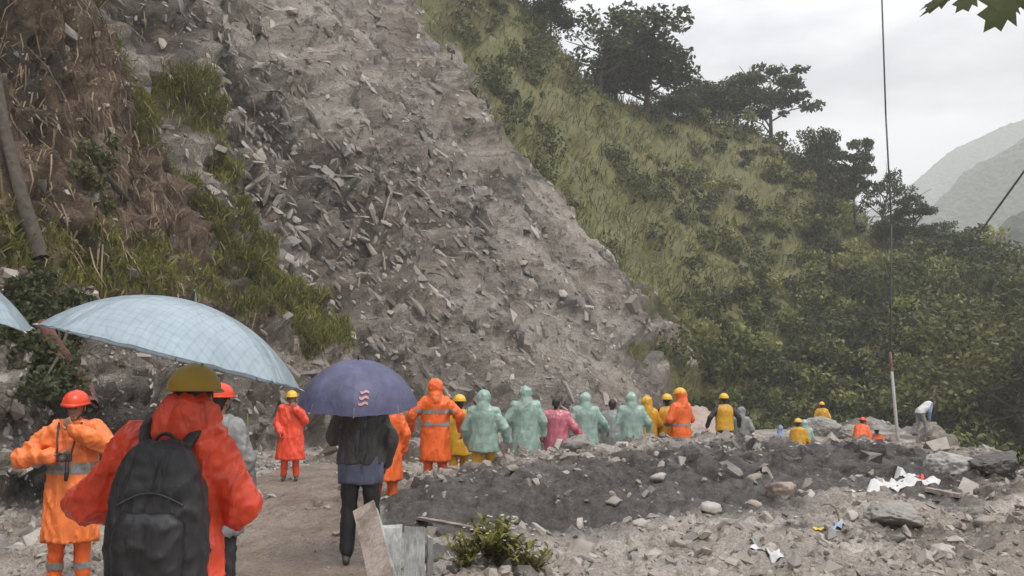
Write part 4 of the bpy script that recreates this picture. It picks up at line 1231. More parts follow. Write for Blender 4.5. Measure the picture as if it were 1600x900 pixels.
person('bend', 'person in white, blue and yellow jacket bending forward near the thin pole', 100, 'reach', bend=.95, low=.03, legs='step', vest='white_cloth', shirt='blue_cloth', trousers='greycoat', hair=True)

# yellow back panel on the bending person's vest is a patch of its own
# ------------------------------------------------------------------ backpack
def backpack():
    X, Y, Z, Ht = WHO['pack']; s = i_pack['s']
    root = empty('backpack', (X + .015, Y, Z), math.radians(182)); root.scale = (s * .90, s, s)
    b = MB()
    prof = [(.80, .205, .075), (.83, .228, .110), (.95, .236, .128), (1.10, .232, .128), (1.24, .214, .116), (1.34, .180, .098), (1.41, .135, .078), (1.445, .09, .05)]
    R = []
    for z, rx, ry in prof:
        ring = []
        for j in range(32):
            a = 2 * math.pi * j / 32
            e = 0.62
            cx, cy = math.cos(a), math.sin(a)
            ring.append((rx * math.copysign(abs(cx) ** e, cx), .255 + ry * math.copysign(abs(cy) ** e, cy), z))
        R.append(ring)
    b.rings(R)
    me_ = skin(b, 'pack_body', 0.013, 4, 1.0, 0.010, (9, 9, 6), 4.4)
    body_ = mobj('pack_body', me_, M['black'], root)
    pk = MB(); R = []
    for z, rx, ry in [(.86, .14, .04), (.89, .165, .065), (1.02, .17, .072), (1.12, .155, .06), (1.16, .12, .04)]:
        R.append([(rx * math.copysign(abs(math.cos(a)) ** .6, math.cos(a)), .36 + ry * math.copysign(abs(math.sin(a)) ** .7, math.sin(a)), z) for a in [2 * math.pi * j / 28 for j in range(28)]])
    pk.rings(R)
    mobj('front_pocket', skin(pk, 'front_pocket', 0.012, 4, 1.0, 0.008, (9, 9, 7), 1.4), M['black'], root)
    z1 = MB(); z1.chain([(-.15 + .30 * t, .372 + .012 * math.sin(t * math.pi), 1.185 + .05 * math.sin(t * math.pi)) for t in np.linspace(0, 1, 10)], [.0045] * 10, 6)
    mobj('zip', z1.mesh('zip'), M['boot'], root)
    z2 = MB(); z2.chain([(.20 * math.cos(a), .30 + .015 * math.sin(a), 1.12 + .27 * math.sin(a)) for a in np.linspace(-.2, math.pi + .2, 18)], [.006] * 18, 6)
    mobj('zip', z2.mesh('zip'), M['boot'], root)
    for sd in (-1, 1):
        st = MB(); st.chain([(.10 * sd, .20, 1.41), (.125 * sd, .12, 1.49), (.130 * sd, .02, 1.535), (.125 * sd, -.10, 1.49), (.14 * sd, -.165, 1.36), (.17 * sd, -.15, 1.15), (.20 * sd, .02, .98), (.19 * sd, .18, .92)], [.030, .034, .036, .036, .034, .024, .016, .016], 10)
        mobj('shoulder_strap', skin(st, 'shoulder_strap', 0.011, 3, 0.8), M['black'], root)
    h = MB(); h.chain([(.05 * math.cos(a), .20, 1.425 + .05 * math.sin(a)) for a in np.linspace(0, math.pi, 9)], [.009] * 9, 7)
    mobj('carry_handle', h.mesh('carry_handle'), M['black'], root)
    tag(root, 'black rounded backpack with front pocket worn over the red raincoat', 'backpack')
backpack()

# ------------------------------------------------------------------ umbrellas
M['umb_blue'] = cloth('pale_blue_canopy', (0.47, 0.58, 0.65), 0.28, 0.10, 0.35, spec=0.6, trans=0.35)
def check_canopy():
    m = M['umb_blue']; N, L = m.node_tree.nodes, m.node_tree.links
    tc = N.new('ShaderNodeTexCoord'); b = N['Principled BSDF']
    src = b.inputs['Base Color'].links[0].from_socket
    fac = None
    for rot in (0.15, 1.72):
        mp = N.new('ShaderNodeMapping'); mp.inputs['Rotation'].default_value = (0, 0, rot); L.new(tc.outputs['Object'], mp.inputs[0])
        w = N.new('ShaderNodeTexWave'); w.inputs['Scale'].default_value = 9.0; w.inputs['Distortion'].default_value = 0.4; L.new(mp.outputs[0], w.inputs['Vector'])
        rp = ramp(N, L, w.outputs['Fac'], [(0.80, (1, 1, 1)), (0.97, (0.89, 0.92, 0.93))])
        mx = N.new('ShaderNodeMixRGB'); mx.blend_type = 'MULTIPLY'; mx.inputs[0].default_value = 1.0
        L.new(src, mx.inputs[1]); L.new(rp.outputs[0], mx.inputs[2]); src = mx.outputs[0]
    L.new(src, b.inputs['Base Color'])
    for n in N:
        if n.type == 'BSDF_TRANSLUCENT': L.new(src, n.inputs['Color'])
check_canopy()
M['umb_navy'] = cloth('navy_canopy', (0.105, 0.110, 0.20), 0.5, 0.18, 0.3, trans=0.15)
M['umb_grey'] = cloth('grey_canopy', (0.26, 0.27, 0.27), 0.5, 0.18, 0.3, trans=0.15)
M['steel'] = simple('steel', (0.35, 0.35, 0.36), 0.3, 0.1, 9, 0, metal=0.9)
M['logo'] = simple('logo_print', (0.62, 0.30, 0.30), 0.6, 0.2, 30, 0)
def umbrella(label, centre, radius, dome, tilt, mat, shaft_to, n=8, spin=0.2, logo=False):
    """centre: middle of the rim; tilt: rotation matrix; shaft_to: world point of the handle"""
    root = empty('umbrella', centre)
    T = tilt
    def pt(a, t, k=1.0):
        # t 0 apex .. 1 rim; sagging between ribs
        seg = 2 * math.pi / n
        u = ((a - spin) % seg) / seg
        sag = math.sin(u * math.pi)
        th = 2 * math.atan(dome / radius)
        rr_ = radius * math.sin(t * th) / math.sin(th) * (1 - 0.055 * sag * t ** 3)
        z = dome * (math.cos(t * th) - math.cos(th)) / (1 - math.cos(th)) - 0.018 * sag * t * radius + 0.022 * sag * t ** 4 * radius
        z += 0.006 * math.sin(a * 23 + t * 5) * t * sag * radius
        return T @ Vector((rr_ * math.cos(a), rr_ * math.sin(a), z * k))
    m, q = 12, 9
    for k in range(n):
        a0 = spin + 2 * math.pi * k / n; a1 = spin + 2 * math.pi * (k + 1) / n
        V, F = [], []
        for i in range(q + 1):
            for j in range(m + 1):
                V.append(pt(a0 + (a1 - a0) * min(max(j / m, 1e-4), 1 - 1e-4), max(i / q, 0.012)))
        for i in range(q):
            for j in range(m):
                o = i * (m + 1) + j; F.append((o, o + 1, o + m + 2, o + m + 1))
        me_ = bpy.data.meshes.new('canopy_panel'); me_.from_pydata(V, [], F); me_.polygons.foreach_set('use_smooth', [True] * len(F))
        po = mobj('canopy_panel', me_, mat, root)
        # folded hem along the rim
        hb = MB(); hb.chain([pt(a0 + (a1 - a0) * min(max(t, 1e-4), 1 - 1e-4), 1.0) for t in np.linspace(0, 1, 9)], [.0028] * 9, 5)
        mobj('hem', hb.mesh('hem'), mat, po)
        rb = MB(); rb.chain([pt(a0 + 1e-4, t, 1.0) - T @ Vector((0, 0, .006)) for t in np.linspace(.02, 1.0, 10)], [.0028] * 10, 5)
        rb.chain([pt(a0 + 1e-4, .55) - T @ Vector((0, 0, .008)), T @ Vector((0, 0, dome - .28 * radius))], [.0022, .0022], 5)
        mobj('rib', rb.mesh('rib'), M['steel'], root)
        tp = MB(); e = pt(a0 + 1e-4, 1.0); tp.cap(e, e + (e - T @ Vector((0, 0, dome * .5))).normalized() * .018, .005, .004, 6)
        mobj('rib_tip', tp.mesh('rib_tip'), M['steel'], root)
    top = T @ Vector((0, 0, dome)); hd = Vector(shaft_to) - Vector(centre)
    s_ = MB(); s_.cap(top + T @ Vector((0, 0, .05)), hd, .0065, .0065, 8); mobj('shaft', s_.mesh('shaft'), M['steel'], root)
    f_ = MB(); f_.cap(top, top + T @ Vector((0, 0, .055)), .010, .006, 8); mobj('ferrule', f_.mesh('ferrule'), M['black'], root)
    dr = (hd - top).normalized(); h_ = MB(); h_.cap(hd - dr * .06, hd + dr * .07, .014, .016, 10); mobj('handle', h_.mesh('handle'), M['black'], root)
    if logo:
        # small printed emblem near the rim on the camera side: three short slanted strokes
        for dz, da in ((.0, 0), (.075, .02), (.15, .04)):
            V, F = [], []
            for i in range(9):
                a = -1.40 + da + 0.17 * i / 8
                for t in (.835 - dz, .868 - dz):
                    p_ = pt(a, t + .012 * math.sin(i * .9)); V.append(p_ * 1.0 + (T @ Vector((0, 0, .004))) + Vector((0, -.008, 0)))
            for i in range(8): F.append((2 * i, 2 * i + 1, 2 * i + 3, 2 * i + 2))
            me_ = bpy.data.meshes.new('emblem'); me_.from_pydata(V, [], F); mobj('emblem', me_, M['logo'], root)
    return tag(root, label, 'umbrella', 'open umbrellas')
def hand_world(info, root, side):
    A = [a for a in info['A'] if a[0] == side][0]
    w = A[3]; 
    bpy.context.view_layer.update()
    return root.matrix_world @ w
c = ray(272, 560, 4.35)
tilt = Matrix.Rotation(math.radians(13.5), 3, 'Y') @ Matrix.Rotation(math.radians(-4.0), 3, 'X')
umbrella('large pale blue umbrella held over the backpack wearer', c, 0.582, 0.27, tilt, M['umb_blue'], hand_world(i_pack, r_pack, -1) + Vector((0, 0, .03)), 8, 0.32)
c2 = ray(559, 632, 9.0)
tilt = Matrix.Rotation(math.radians(1.5), 3, 'Y') @ Matrix.Rotation(math.radians(10), 3, 'X')
umbrella('dark blue umbrella with small red emblem held over the dark jacket', c2, 0.555, 0.42, tilt, M['umb_navy'], hand_world(i_dark, r_dark, 1) + Vector((0, 0, .02)), 8, 0.1, True)
tilt = Matrix.Rotation(math.radians(24), 3, 'Y') @ Matrix.Rotation(math.radians(-4), 3, 'X')
c3 = ray(-134, 440, 4.3)
umbrella('pale umbrella tip entering at the left picture edge', c3, 0.55, 0.16, tilt, M['umb_blue'], c3 + tilt @ Vector((0, 0, -.62)), 8, 0.0)
X_, Y_, Z_, H_ = WHO['under']
c4 = Vector((X_, Y_, ray(1370, 671, Y_).z))
umbrella('small grey umbrella over the sitting orange person on the far rubble', c4, 0.30, 0.16, Matrix.Identity(3), M['umb_grey'], hand_world(i_under, r_under, 1), 8, 0.1)

# camera with neck strap held by the left person
def hand_camera():
    root = empty('hand_camera', r_left.matrix_world @ Vector((-.02, -.275, 1.19)), r_left.rotation_euler.z)
    b = MB(); V_, F_ = box_np(-.06, .06, -.025, .03, -.04, .04); b.v = [tuple(v) for v in V_]; b.f = [tuple(f) for f in F_]
    me_ = b.mesh('camera_body', False); o = mobj('camera_body', me_, M['black'], root)
    bv = o.modifiers.new('bevel', 'BEVEL'); bv.width = .008; bv.segments = 2
    l = MB(); l.cap((0, -.02, -.002), (0, -.075, -.012), .032, .030, 14); mobj('lens', l.mesh('lens'), M['boot'], root)
    for sd in (-1, 1):
        s_ = MB(); s_.chain([(.058 * sd, 0, .035), (.075 * sd, .05, .16), (.095 * sd, .17, .29)], [.009, .010, .011], 7); mobj('strap', s_.mesh('strap'), M['black'], root)
    w_ = MB(); w_.chain([(.03, -.01, -.04), (.035, -.035, -.13), (.03, -.035, -.19)], [.014, .022, .018], 8); mobj('wrist_strap', w_.mesh('wrist_strap'), M['black'], root)
    tag(root, 'small black camera on a neck strap held by the left orange person', 'camera')
bpy.context.view_layer.update()
hand_camera()
# ------------------------------------------------------------------ boulders and single stones
def boulder(label, px, py, Y, size, seed, mat='boulder', name='boulder', sink=0.3, cat='boulder'):
    q = ray(px, py, Y); zg = drop(q.x, Y)
    bm = bmesh.new(); bmesh.ops.create_icosphere(bm, subdivisions=5 if max(size) > .35 else 4 if max(size) > .2 else 3, radius=1.0)
    V = np.array([tuple(v.co) for v in bm.verts])
    r = np.random.default_rng(seed)
    for _ in range(9):                                  # chop facets
        d = r.normal(size=3); d /= np.linalg.norm(d); k = r.uniform(.55, .85)
        h = V @ d; m = h > k; V[m] -= np.outer(h[m] - k, d) * 0.9
    V *= (1 + 0.13 * fbm(V * 1.8 + seed, 4, .6) + 0.13 * (0.4 - np.abs(fbm(V * 4 + seed, 4, .65))))[:, None]
    for v, c_ in zip(bm.verts, V): v.co = c_ * size
    me_ = bpy.data.meshes.new(name); bm.to_mesh(me_); bm.free()
    me_.polygons.foreach_set('use_smooth', [True] * len(me_.polygons))
    o = mobj(name, me_, M[mat], None, (q.x, Y, zg + size[2] * (1 - 2 * sink) * .8)); o.rotation_euler = (0, 0, r.random() * 6)
    return tag(o, label, cat, 'boulders in the debris')
M['pale_stone'] = stone_mat('pale_stone', (0.26, 0.25, 0.24), (0.55, 0.53, 0.50), 0.6)
M['pink_stone'] = stone_mat('pink_stone', (0.26, 0.20, 0.17), (0.46, 0.37, 0.31), 0.6)
M['dark_stone'] = stone_mat('dark_stone', (0.035, 0.032, 0.03), (0.12, 0.11, 0.10), 0.5)
boulder('big pale boulder on the right shoulder of the debris bank', 1492, 745, 14.6, (.44, .36, .27), 4, 'pale_stone')
boulder('large rough grey boulder in the right foreground rubble', 1400, 815, 11.3, (.40, .34, .20), 9)
boulder('dark wet boulder at the right rim against the green valley', 1556, 740, 14.2, (.40, .34, .22), 14, 'dark_stone')
boulder('broad pale boulder in front of the far standing yellow person', 1283, 668, 35.0, (.85, .7, .50), 17, 'boulder')
boulder('pale flat rock right of the far yellow person', 1327, 672, 33.0, (.7, .5, .34), 25, 'boulder')
boulder('tan block of rock on the slope foot behind the lone yellow vest', 1100, 630, 30.0, (1.5, 1.0, .95), 31, 'pink_stone', sink=.3)
boulder('grey lump of rock beside the tan block near the scree foot', 1082, 640, 27.0, (.7, .5, .45), 33)
boulder('white tilted slab lying in the middle of the foreground rubble', 1110, 808, 11.6, (.14, .11, .09), 37, 'pale_stone')
boulder('pinkish rock mid-way between the white slab and the yellow rag', 1222, 792, 12.2, (.26, .2, .15), 41, 'pink_stone')
boulder('small pinkish stone right of the white slab', 1178, 800, 12.0, (.14, .09, .07), 43, 'pink_stone')
boulder('cream stone by the yellow and blue rags', 1332, 808, 11.4, (.10, .08, .07), 47, 'pale_stone')
boulder('small yellowish stone on the ground left of the orange person', 30, 806, 10.4, (.08, .06, .05), 53, 'pale_stone')
boulder('dark rock beside the grey boards in front of the green plant', 690, 862, 9.6, (.30, .24, .14), 59, 'dark_stone')
boulder('grey rock on the crest behind the pink cape', 905, 700, 15.2, (.26, .2, .16), 61)
boulder('rounded grey rock at the lower edge right of the green plant', 905, 880, 9.5, (.2, .16, .1), 67)
boulder('pale stone at the lower right among gravel', 1340, 876, 9.6, (.13, .1, .07), 71, 'pale_stone')
for k, (px, py, Y, s) in enumerate([(1000, 842, 10.6, .11), (1060, 868, 9.8, .09), (1135, 838, 10.7, .08), (1240, 855, 10.2, .10), (1480, 850, 10.4, .12), (1540, 815, 11.2, .13), (1570, 870, 9.8, .10), (960, 800, 11.9, .12), (1030, 770, 12.8, .13), (800, 760, 13.0, .10), (1450, 880, 9.5, .08), (1180, 760, 13.2, .12)]):
    q = ['left of the white tilted slab', 'below the white tilted slab', 'between the white plastic and the white slab', 'below the pinkish rocks', 'below the large rough boulder', 'right of the large rough boulder', 'in the lower right corner', 'in the dark soil above the rounded rock', 'in the dark soil above the white slab', 'in the dark hollow below the green capes', 'at the lower edge under the large rough boulder', 'high on the bank above the pinkish rock'][k]
    boulder('fist to head sized angular grey stone ' + q, px, py, Y, (s, s * .8, s * .6), 80 + k, 'rubble' if k % 2 else 'pale_stone', 'stone', cat='stone')

# ------------------------------------------------------------------ boards, sheets and rags
M['grey_board'] = simple('weathered_board', (0.27, 0.28, 0.27), 0.7, 0.3, 7, 0.4, 40, 0.004)
M['brown_board'] = simple('brown_board', (0.26, 0.20, 0.16), 0.75, 0.3, 7, 0.4, 40, 0.004)
M['plastic_white'] = simple('white_plastic', (0.62, 0.62, 0.62), 0.4, 0.15, 8, 0.5, 25, 0.01)
M['rag_yellow'] = simple('yellow_rag', (0.70, 0.50, 0.06), 0.7, 0.2, 8, 0.4, 25, 0.01)
M['rag_blue'] = simple('blue_rag', (0.33, 0.42, 0.52), 0.7, 0.2, 8, 0.4, 25, 0.01)
def grain(name, col):
    m, N, L, b = nodes(name); tc = N.new('ShaderNodeTexCoord')
    mp = N.new('ShaderNodeMapping'); mp.inputs['Scale'].default_value = (26, 26, 2.2); L.new(tc.outputs['Object'], mp.inputs[0])
    n = noise_node(N, L, 1.6, 6, 0.7, mp.outputs[0], 0.5); n2 = noise_node(N, L, 3.0, 5, 0.6, tc.outputs['Object'])
    r = ramp(N, L, n.outputs['Fac'], [(0.3, tuple(c * .5 for c in col)), (0.7, tuple(c * 1.25 for c in col))])
    r2 = ramp(N, L, n2.outputs['Fac'], [(0.4, (.6, .58, .55)), (0.6, (1.1, 1.1, 1.1))])
    mx = N.new('ShaderNodeMixRGB'); mx.blend_type = 'MULTIPLY'; mx.inputs[0].default_value = 1; L.new(r.outputs[0], mx.inputs[1]); L.new(r2.outputs[0], mx.inputs[2])
    L.new(mx.outputs[0], b.inputs['Base Color']); b.inputs['Roughness'].default_value = .65
    bump(N, L, b, n.outputs['Fac'], .5, .006)
    return m
M['grey_board'] = grain('weathered_board_grain', (0.42, 0.43, 0.42)); M['brown_board'] = grain('brown_board_grain', (0.33, 0.27, 0.23))
def plank(label, a, b, width, thick, mat, wdir=None, name='board'):
    a, b = Vector(a), Vector(b); d = b - a; L = d.length; d.normalize()
    w = (Vector(wdir) - d * Vector(wdir).dot(d)).normalized(); t = d.cross(w)
    bm = bmesh.new(); n = 8; rows = []
    for i in range(n + 1):
        c_ = a + d * L * i / n
        j = [random.uniform(-.004, .004) for _ in range(4)]
        rows.append([bm.verts.new(c_ + w * (sx * width / 2 + j[k]) + t * (sy * thick / 2) + d * (random.uniform(-.02, .02) if i in (0, n) else 0)) for k, (sx, sy) in enumerate(((-1, -1), (1, -1), (1, 1), (-1, 1)))])
    for i in range(n):
        for k in range(4): bm.faces.new((rows[i][k], rows[i][(k + 1) % 4], rows[i + 1][(k + 1) % 4], rows[i + 1][k]))
    bm.faces.new(rows[0][::-1]); bm.faces.new(rows[-1])
    bmesh.ops.bevel(bm, geom=[e for e in bm.edges if e.calc_face_angle(0) > .8], offset=.003, segments=1, affect='EDGES')
    me_ = bpy.data.meshes.new(name); bm.to_mesh(me_); bm.free()
    o = mobj(name, me_, M[mat])
    return tag(o, label, 'board')
p0 = ray(568, 790, 8.5); p1 = ray(606, 925, 7.6)
plank('long brown board leaning by the legs of the person with the dark blue umbrella', p1 + Vector((.02, -.05, -.12)), p0, .20, .03, 'brown_board', (1, -.35, .25))
plank('pale batten along the right edge of the leaning brown board', p1 + Vector((.125, -.07, -.12)), p0 + Vector((.108, -.035, -.02)), .035, .045, 'grey_board', (1, -.35, .25), 'batten')
p0 = ray(613, 822, 8.3); p1 = ray(609, 930, 8.1)
plank('upright weathered grey board right of the leaning brown board', (p1.x, p1.y, -.1), p0, .165, .025, 'grey_board', (1, .05, 0))
p0 = ray(648, 823, 8.35)
plank('upright lighter grey board, rightmost of the boards', (p0.x + .006, p0.y - .1, -.1), p0, .175, .025, 'grey_board', (1, -.08, 0))
p0 = ray(672, 838, 8.6)
plank('narrow grey post behind the rightmost upright board', (p0.x, p0.y, -.1), p0, .05, .05, 'grey_board', (1, .3, 0), 'post')
def lie(label, px0, py0, px1, py1, width, mat, up=.02, thick=.03, name='board'):
    a, b = ghit(px0, py0), ghit(px1, py1)
    return plank(label, a + Vector((0, 0, up)), b + Vector((0, 0, up)), width, thick, mat, (b - a).cross(Vector((0, 0, 1))), name)
lie('dark charred board lying right of the white plastic strip', 1448, 768, 1500, 778, .14, 'brown_board', .03, .05)
lie('pale plank on the far rim below the bending person', 1450, 684, 1482, 696, .10, 'pale_wood', .06, .05)
lie('thin plank half buried in the dark slope under the row of people', 655, 812, 760, 832, .09, 'brown_board', .02, .03)
lie('long pale plank lying along the bank below the lone yellow vest', 1085, 672, 1180, 668, .12, 'pale_wood', .05, .05)

def sheet(label, pts, width, mat, name='plastic_sheet', seed=0, cat='plastic', lift=.04, group=None):
    """a crumpled strip of sheet draped over the ground along pixel points"""
    P_ = [ghit(*p) for p in pts]; n = 26; m = 9
    A = np.array([tuple(p) for p in P_]); t = np.linspace(0, len(A) - 1, n)
    C = np.stack([np.interp(t, np.arange(len(A)), A[:, k]) for k in range(3)], 1)
    V = []
    for i in range(n):
        d = C[min(i + 1, n - 1)] - C[max(i - 1, 0)]; w = np.cross(d, [0, 0, 1]); w /= np.linalg.norm(w) + 1e-9
        for j in range(m):
            s_ = j / (m - 1) - .5
            taper = .55 + .6 * abs(perlin(np.array([[i * .23, seed, 0]]))[0]) + .4 * math.sin(math.pi * i / (n - 1))
            V.append(C[i] + w * width * s_ * taper)
    V = np.array(V)
    cr = np.abs(fbm(V * np.array([5, 5, 5]) + seed, 2, .5))
    for k in range(len(V)):
        V[k, 2] = drop(V[k, 0], V[k, 1]) + .012 + cr[k] * lift * 1.6
    F = np.array([[i * m + j, i * m + j + 1, (i + 1) * m + j + 1, (i + 1) * m + j] for i in range(n - 1) for j in range(m - 1)])
    o = mobj(name, mesh_np(name, V, F, True), M[mat])
    so = o.modifiers.new('thick', 'SOLIDIFY'); so.thickness = .003
    return tag(o, label, cat, group)
sheet('long crumpled white plastic strip on the right bank', [(1336, 772), (1375, 763), (1415, 757), (1462, 750)], .22, 'plastic_white', seed=2)
sheet('white plastic scrap above the middle of the long white strip', [(1400, 742), (1432, 748)], .14, 'plastic_white', seed=5)
sheet('crumpled white plastic at the bottom centre of the rubble', [(1178, 862), (1200, 866), (1216, 876)], .16, 'plastic_white', seed=8)
sheet('small pale plastic scrap left of the bottom centre plastic', [(1172, 850), (1186, 858)], .11, 'rag_blue', seed=9)
sheet('bright yellow rag on the foreground rubble', [(1272, 829), (1288, 827)], .07, 'rag_yellow', 'rag', 11, 'cloth')
sheet('light blue rag touching the yellow rag', [(1290, 829), (1318, 818)], .09, 'rag_blue', 'rag', 13, 'cloth')
sheet('scrap of red cloth behind the long white plastic strip', [(1434, 748), (1442, 746)], .05, 'helmet_red', 'rag', 15, 'cloth')
# curved pale root above the rags
a = ghit(1312, 818)
rt = MB(); rt.chain([a + Vector(v) for v in ((0, 0, -.03), (-.01, 0, .09), (-.04, 0, .17), (-.10, 0, .215), (-.17, 0, .21), (-.20, 0, .19))], [.014, .014, .013, .013, .011, .007], 8)
tag(mobj('root', rt.mesh('root'), M['pale_wood']), 'curved pale root arching above the blue rag', 'root')
# white sacks by the crouching group
def sack(label, px, py, Y, s, mat, seed):
    q = ray(px, py, Y); zg = drop(q.x, Y)
    b = MB(); b.ell((0, 0, s * .38), (s * .55, s * .42, s * .42)); b.cap((0, 0, s * .7), (0.02, 0, s * .95), s * .16, s * .10, 9); b.cap((0.02, 0, s * .95), (0.03, 0, s * 1.08), s * .10, s * .17, 9)
    o = mobj('sack', skin(b, 'sack', s * .05, 3, .7, s * .05, (7, 7, 4), seed), M[mat], None, (q.x, Y, zg))
    return tag(o, label, 'sack', 'sacks left of the crouching yellow person')
sack('white filled sack next to the crouching yellow person', 1232, 668, 27.4, .62, 'white_cloth', 1)
sack('pale blue filled sack, leftmost of the sacks', 1217, 668, 27.8, .55, 'blue_cloth', 2)
sack('grey white sack lying at the foot of the scree beside the sitting grey person', 1172, 655, 24.5, .5, 'white_cloth', 3)

# ------------------------------------------------------------------ pole and cables
M['pole'] = simple('painted_pole', (0.45, 0.44, 0.42), 0.5, 0.2, 4, 0.1, 30, 0.003)
M['cable'] = simple('cable', (0.05, 0.05, 0.05), 0.5, 0.2, 4, 0)
root = empty('thin_pole', (0, 0, 0))
a = ray(1404, 694, 31.0); a.z = drop(a.x, a.y) - .2; b = ray(1391, 552, 31.0)
root.location = a
q = MB(); q.cap(Vector((0, 0, 0)), (b - a) * .82, .060, .050, 12); mobj('shaft', q.mesh('shaft'), M['pole'], root)
q = MB(); q.cap((b - a) * .82, b - a, .053, .050, 12); mobj('red_top', q.mesh('red_top'), simple('red_paint', (.20, .12, .10), .6), root)
tag(root, 'thin leaning pale pole with a dull red top on the far rim', 'pole')
c_ = ray(1384, 180, 31.5); d_ = ray(1372, -160, 32)
q = MB(); q.chain([b - Vector((0, 0, .1)), ray(1393, 350, 31.2), c_, ray(1378, 0, 31.8), d_], [.030] * 5, 7)
tag(mobj('hanging_cable', q.mesh('hanging_cable'), M['cable']), 'dark cable running up from the thin pole out of the picture', 'cable')
e_ = [ray(1532, 362, 78), ray(1566, 315, 66), ray(1600, 268, 60), ray(1700, 120, 50)]
q = MB(); q.chain(e_, [.085, .08, .075, .065], 7)
tag(mobj('slanting_cable', q.mesh('slanting_cable'), M['cable']), 'taut dark cable slanting up across the misty valley at the right edge', 'cable')

# ------------------------------------------------------------------ fallen tree on the cliff at the left, leaning trunks
def limb(name, pts, rads, mat, label=None, cat='tree trunk', parent=None):
    pp = [Vector(p) for p in pts]
    V_, F_ = tube(pp, rads, 9)
    V_ = V_ * 1.0 + (fbm(V_ * 6, 3)[:, None] * np.mean(rads) * .25)
    o = mobj(name, mesh_np(name, V_, F_, True), M[mat], parent)
    if label: tag(o, label, cat)
    return o
def off(px, py, k=.25):
    h = ghit(px, py); return h + (CAM - h).normalized() * k
limb('leaning_trunk', [off(-12, 95, .5), off(5, 200, .4), off(30, 300, .35), off(62, 405, .1)], [.11, .12, .13, .15], 'bark', 'slender dark trunk leaning down the brown cliff at the left edge')
limb('broken_trunk', [off(150, 255, .7), off(180, 290, .6), off(216, 334, .1)], [.05, .07, .09], 'bark', 'short broken trunk sticking out of the brown cliff')
root = empty('fallen_tree', off(75, 520, .5))
base = root.location.copy()
tr = [off(62, 505, .9) - base, off(95, 550, .85) - base, off(132, 602, .5) - base, off(140, 640, .1) - base]
limb('trunk', tr, [.10, .13, .14, .15], 'red_bark', parent=root)
rr2 = np.random.default_rng(8)
cs, rd, per = [], [], []
for px, py, s in [(30, 500, .35), (55, 480, .4), (90, 500, .35), (45, 545, .4), (75, 575, .42), (105, 600, .35), (20, 530, .35), (60, 440, .35), (120, 470, .3), (95, 560, .3), (60, 610, .3), (110, 530, .25), (35, 455, .3)]:
    h = off(px, py, .55); cs.append(np.array(tuple(h - base))); rd.append(np.array([1, 1, .9]) * s); per.append(int(900 * s))
    V_, F_ = tube([cs[-1], np.array(tuple(tr[1]))], [.012, .03], 5); mobj('branch', mesh_np('branch', V_, F_, True), M['bark'], root)
V_, F_ = leaf_cloud(cs, rd, per, .055, rr2)
mobj('foliage', mesh_np('foliage', V_, F_), M['leaf_dark'], root)
tag(root, 'fallen tree with reddish trunk and dark leaves hanging over the left person', 'tree')
# leafy bough caught on the cliff
root = empty('leafy_bough', off(150, 260, .4)); base = root.location.copy()
cs, rd, per = [], [], []
for px, py, s in [(140, 235, .35), (165, 250, .35), (150, 285, .3), (130, 265, .3), (175, 225, .25), (165, 320, .25)]:
    cs.append(np.array(tuple(off(px, py, .5) - base))); rd.append(np.array([1, 1, .8]) * s); per.append(int(420 * s))
    V_, F_ = tube([np.zeros(3), cs[-1]], [.03, .01], 5); mobj('branch', mesh_np('branch', V_, F_, True), M['bark'], root)
V_, F_ = leaf_cloud(cs, rd, per, .06, rr2); mobj('foliage', mesh_np('foliage', V_, F_), M['leaf_mid'], root)
tag(root, 'leafy bough caught on the brown cliff above the broken trunk', 'branch')

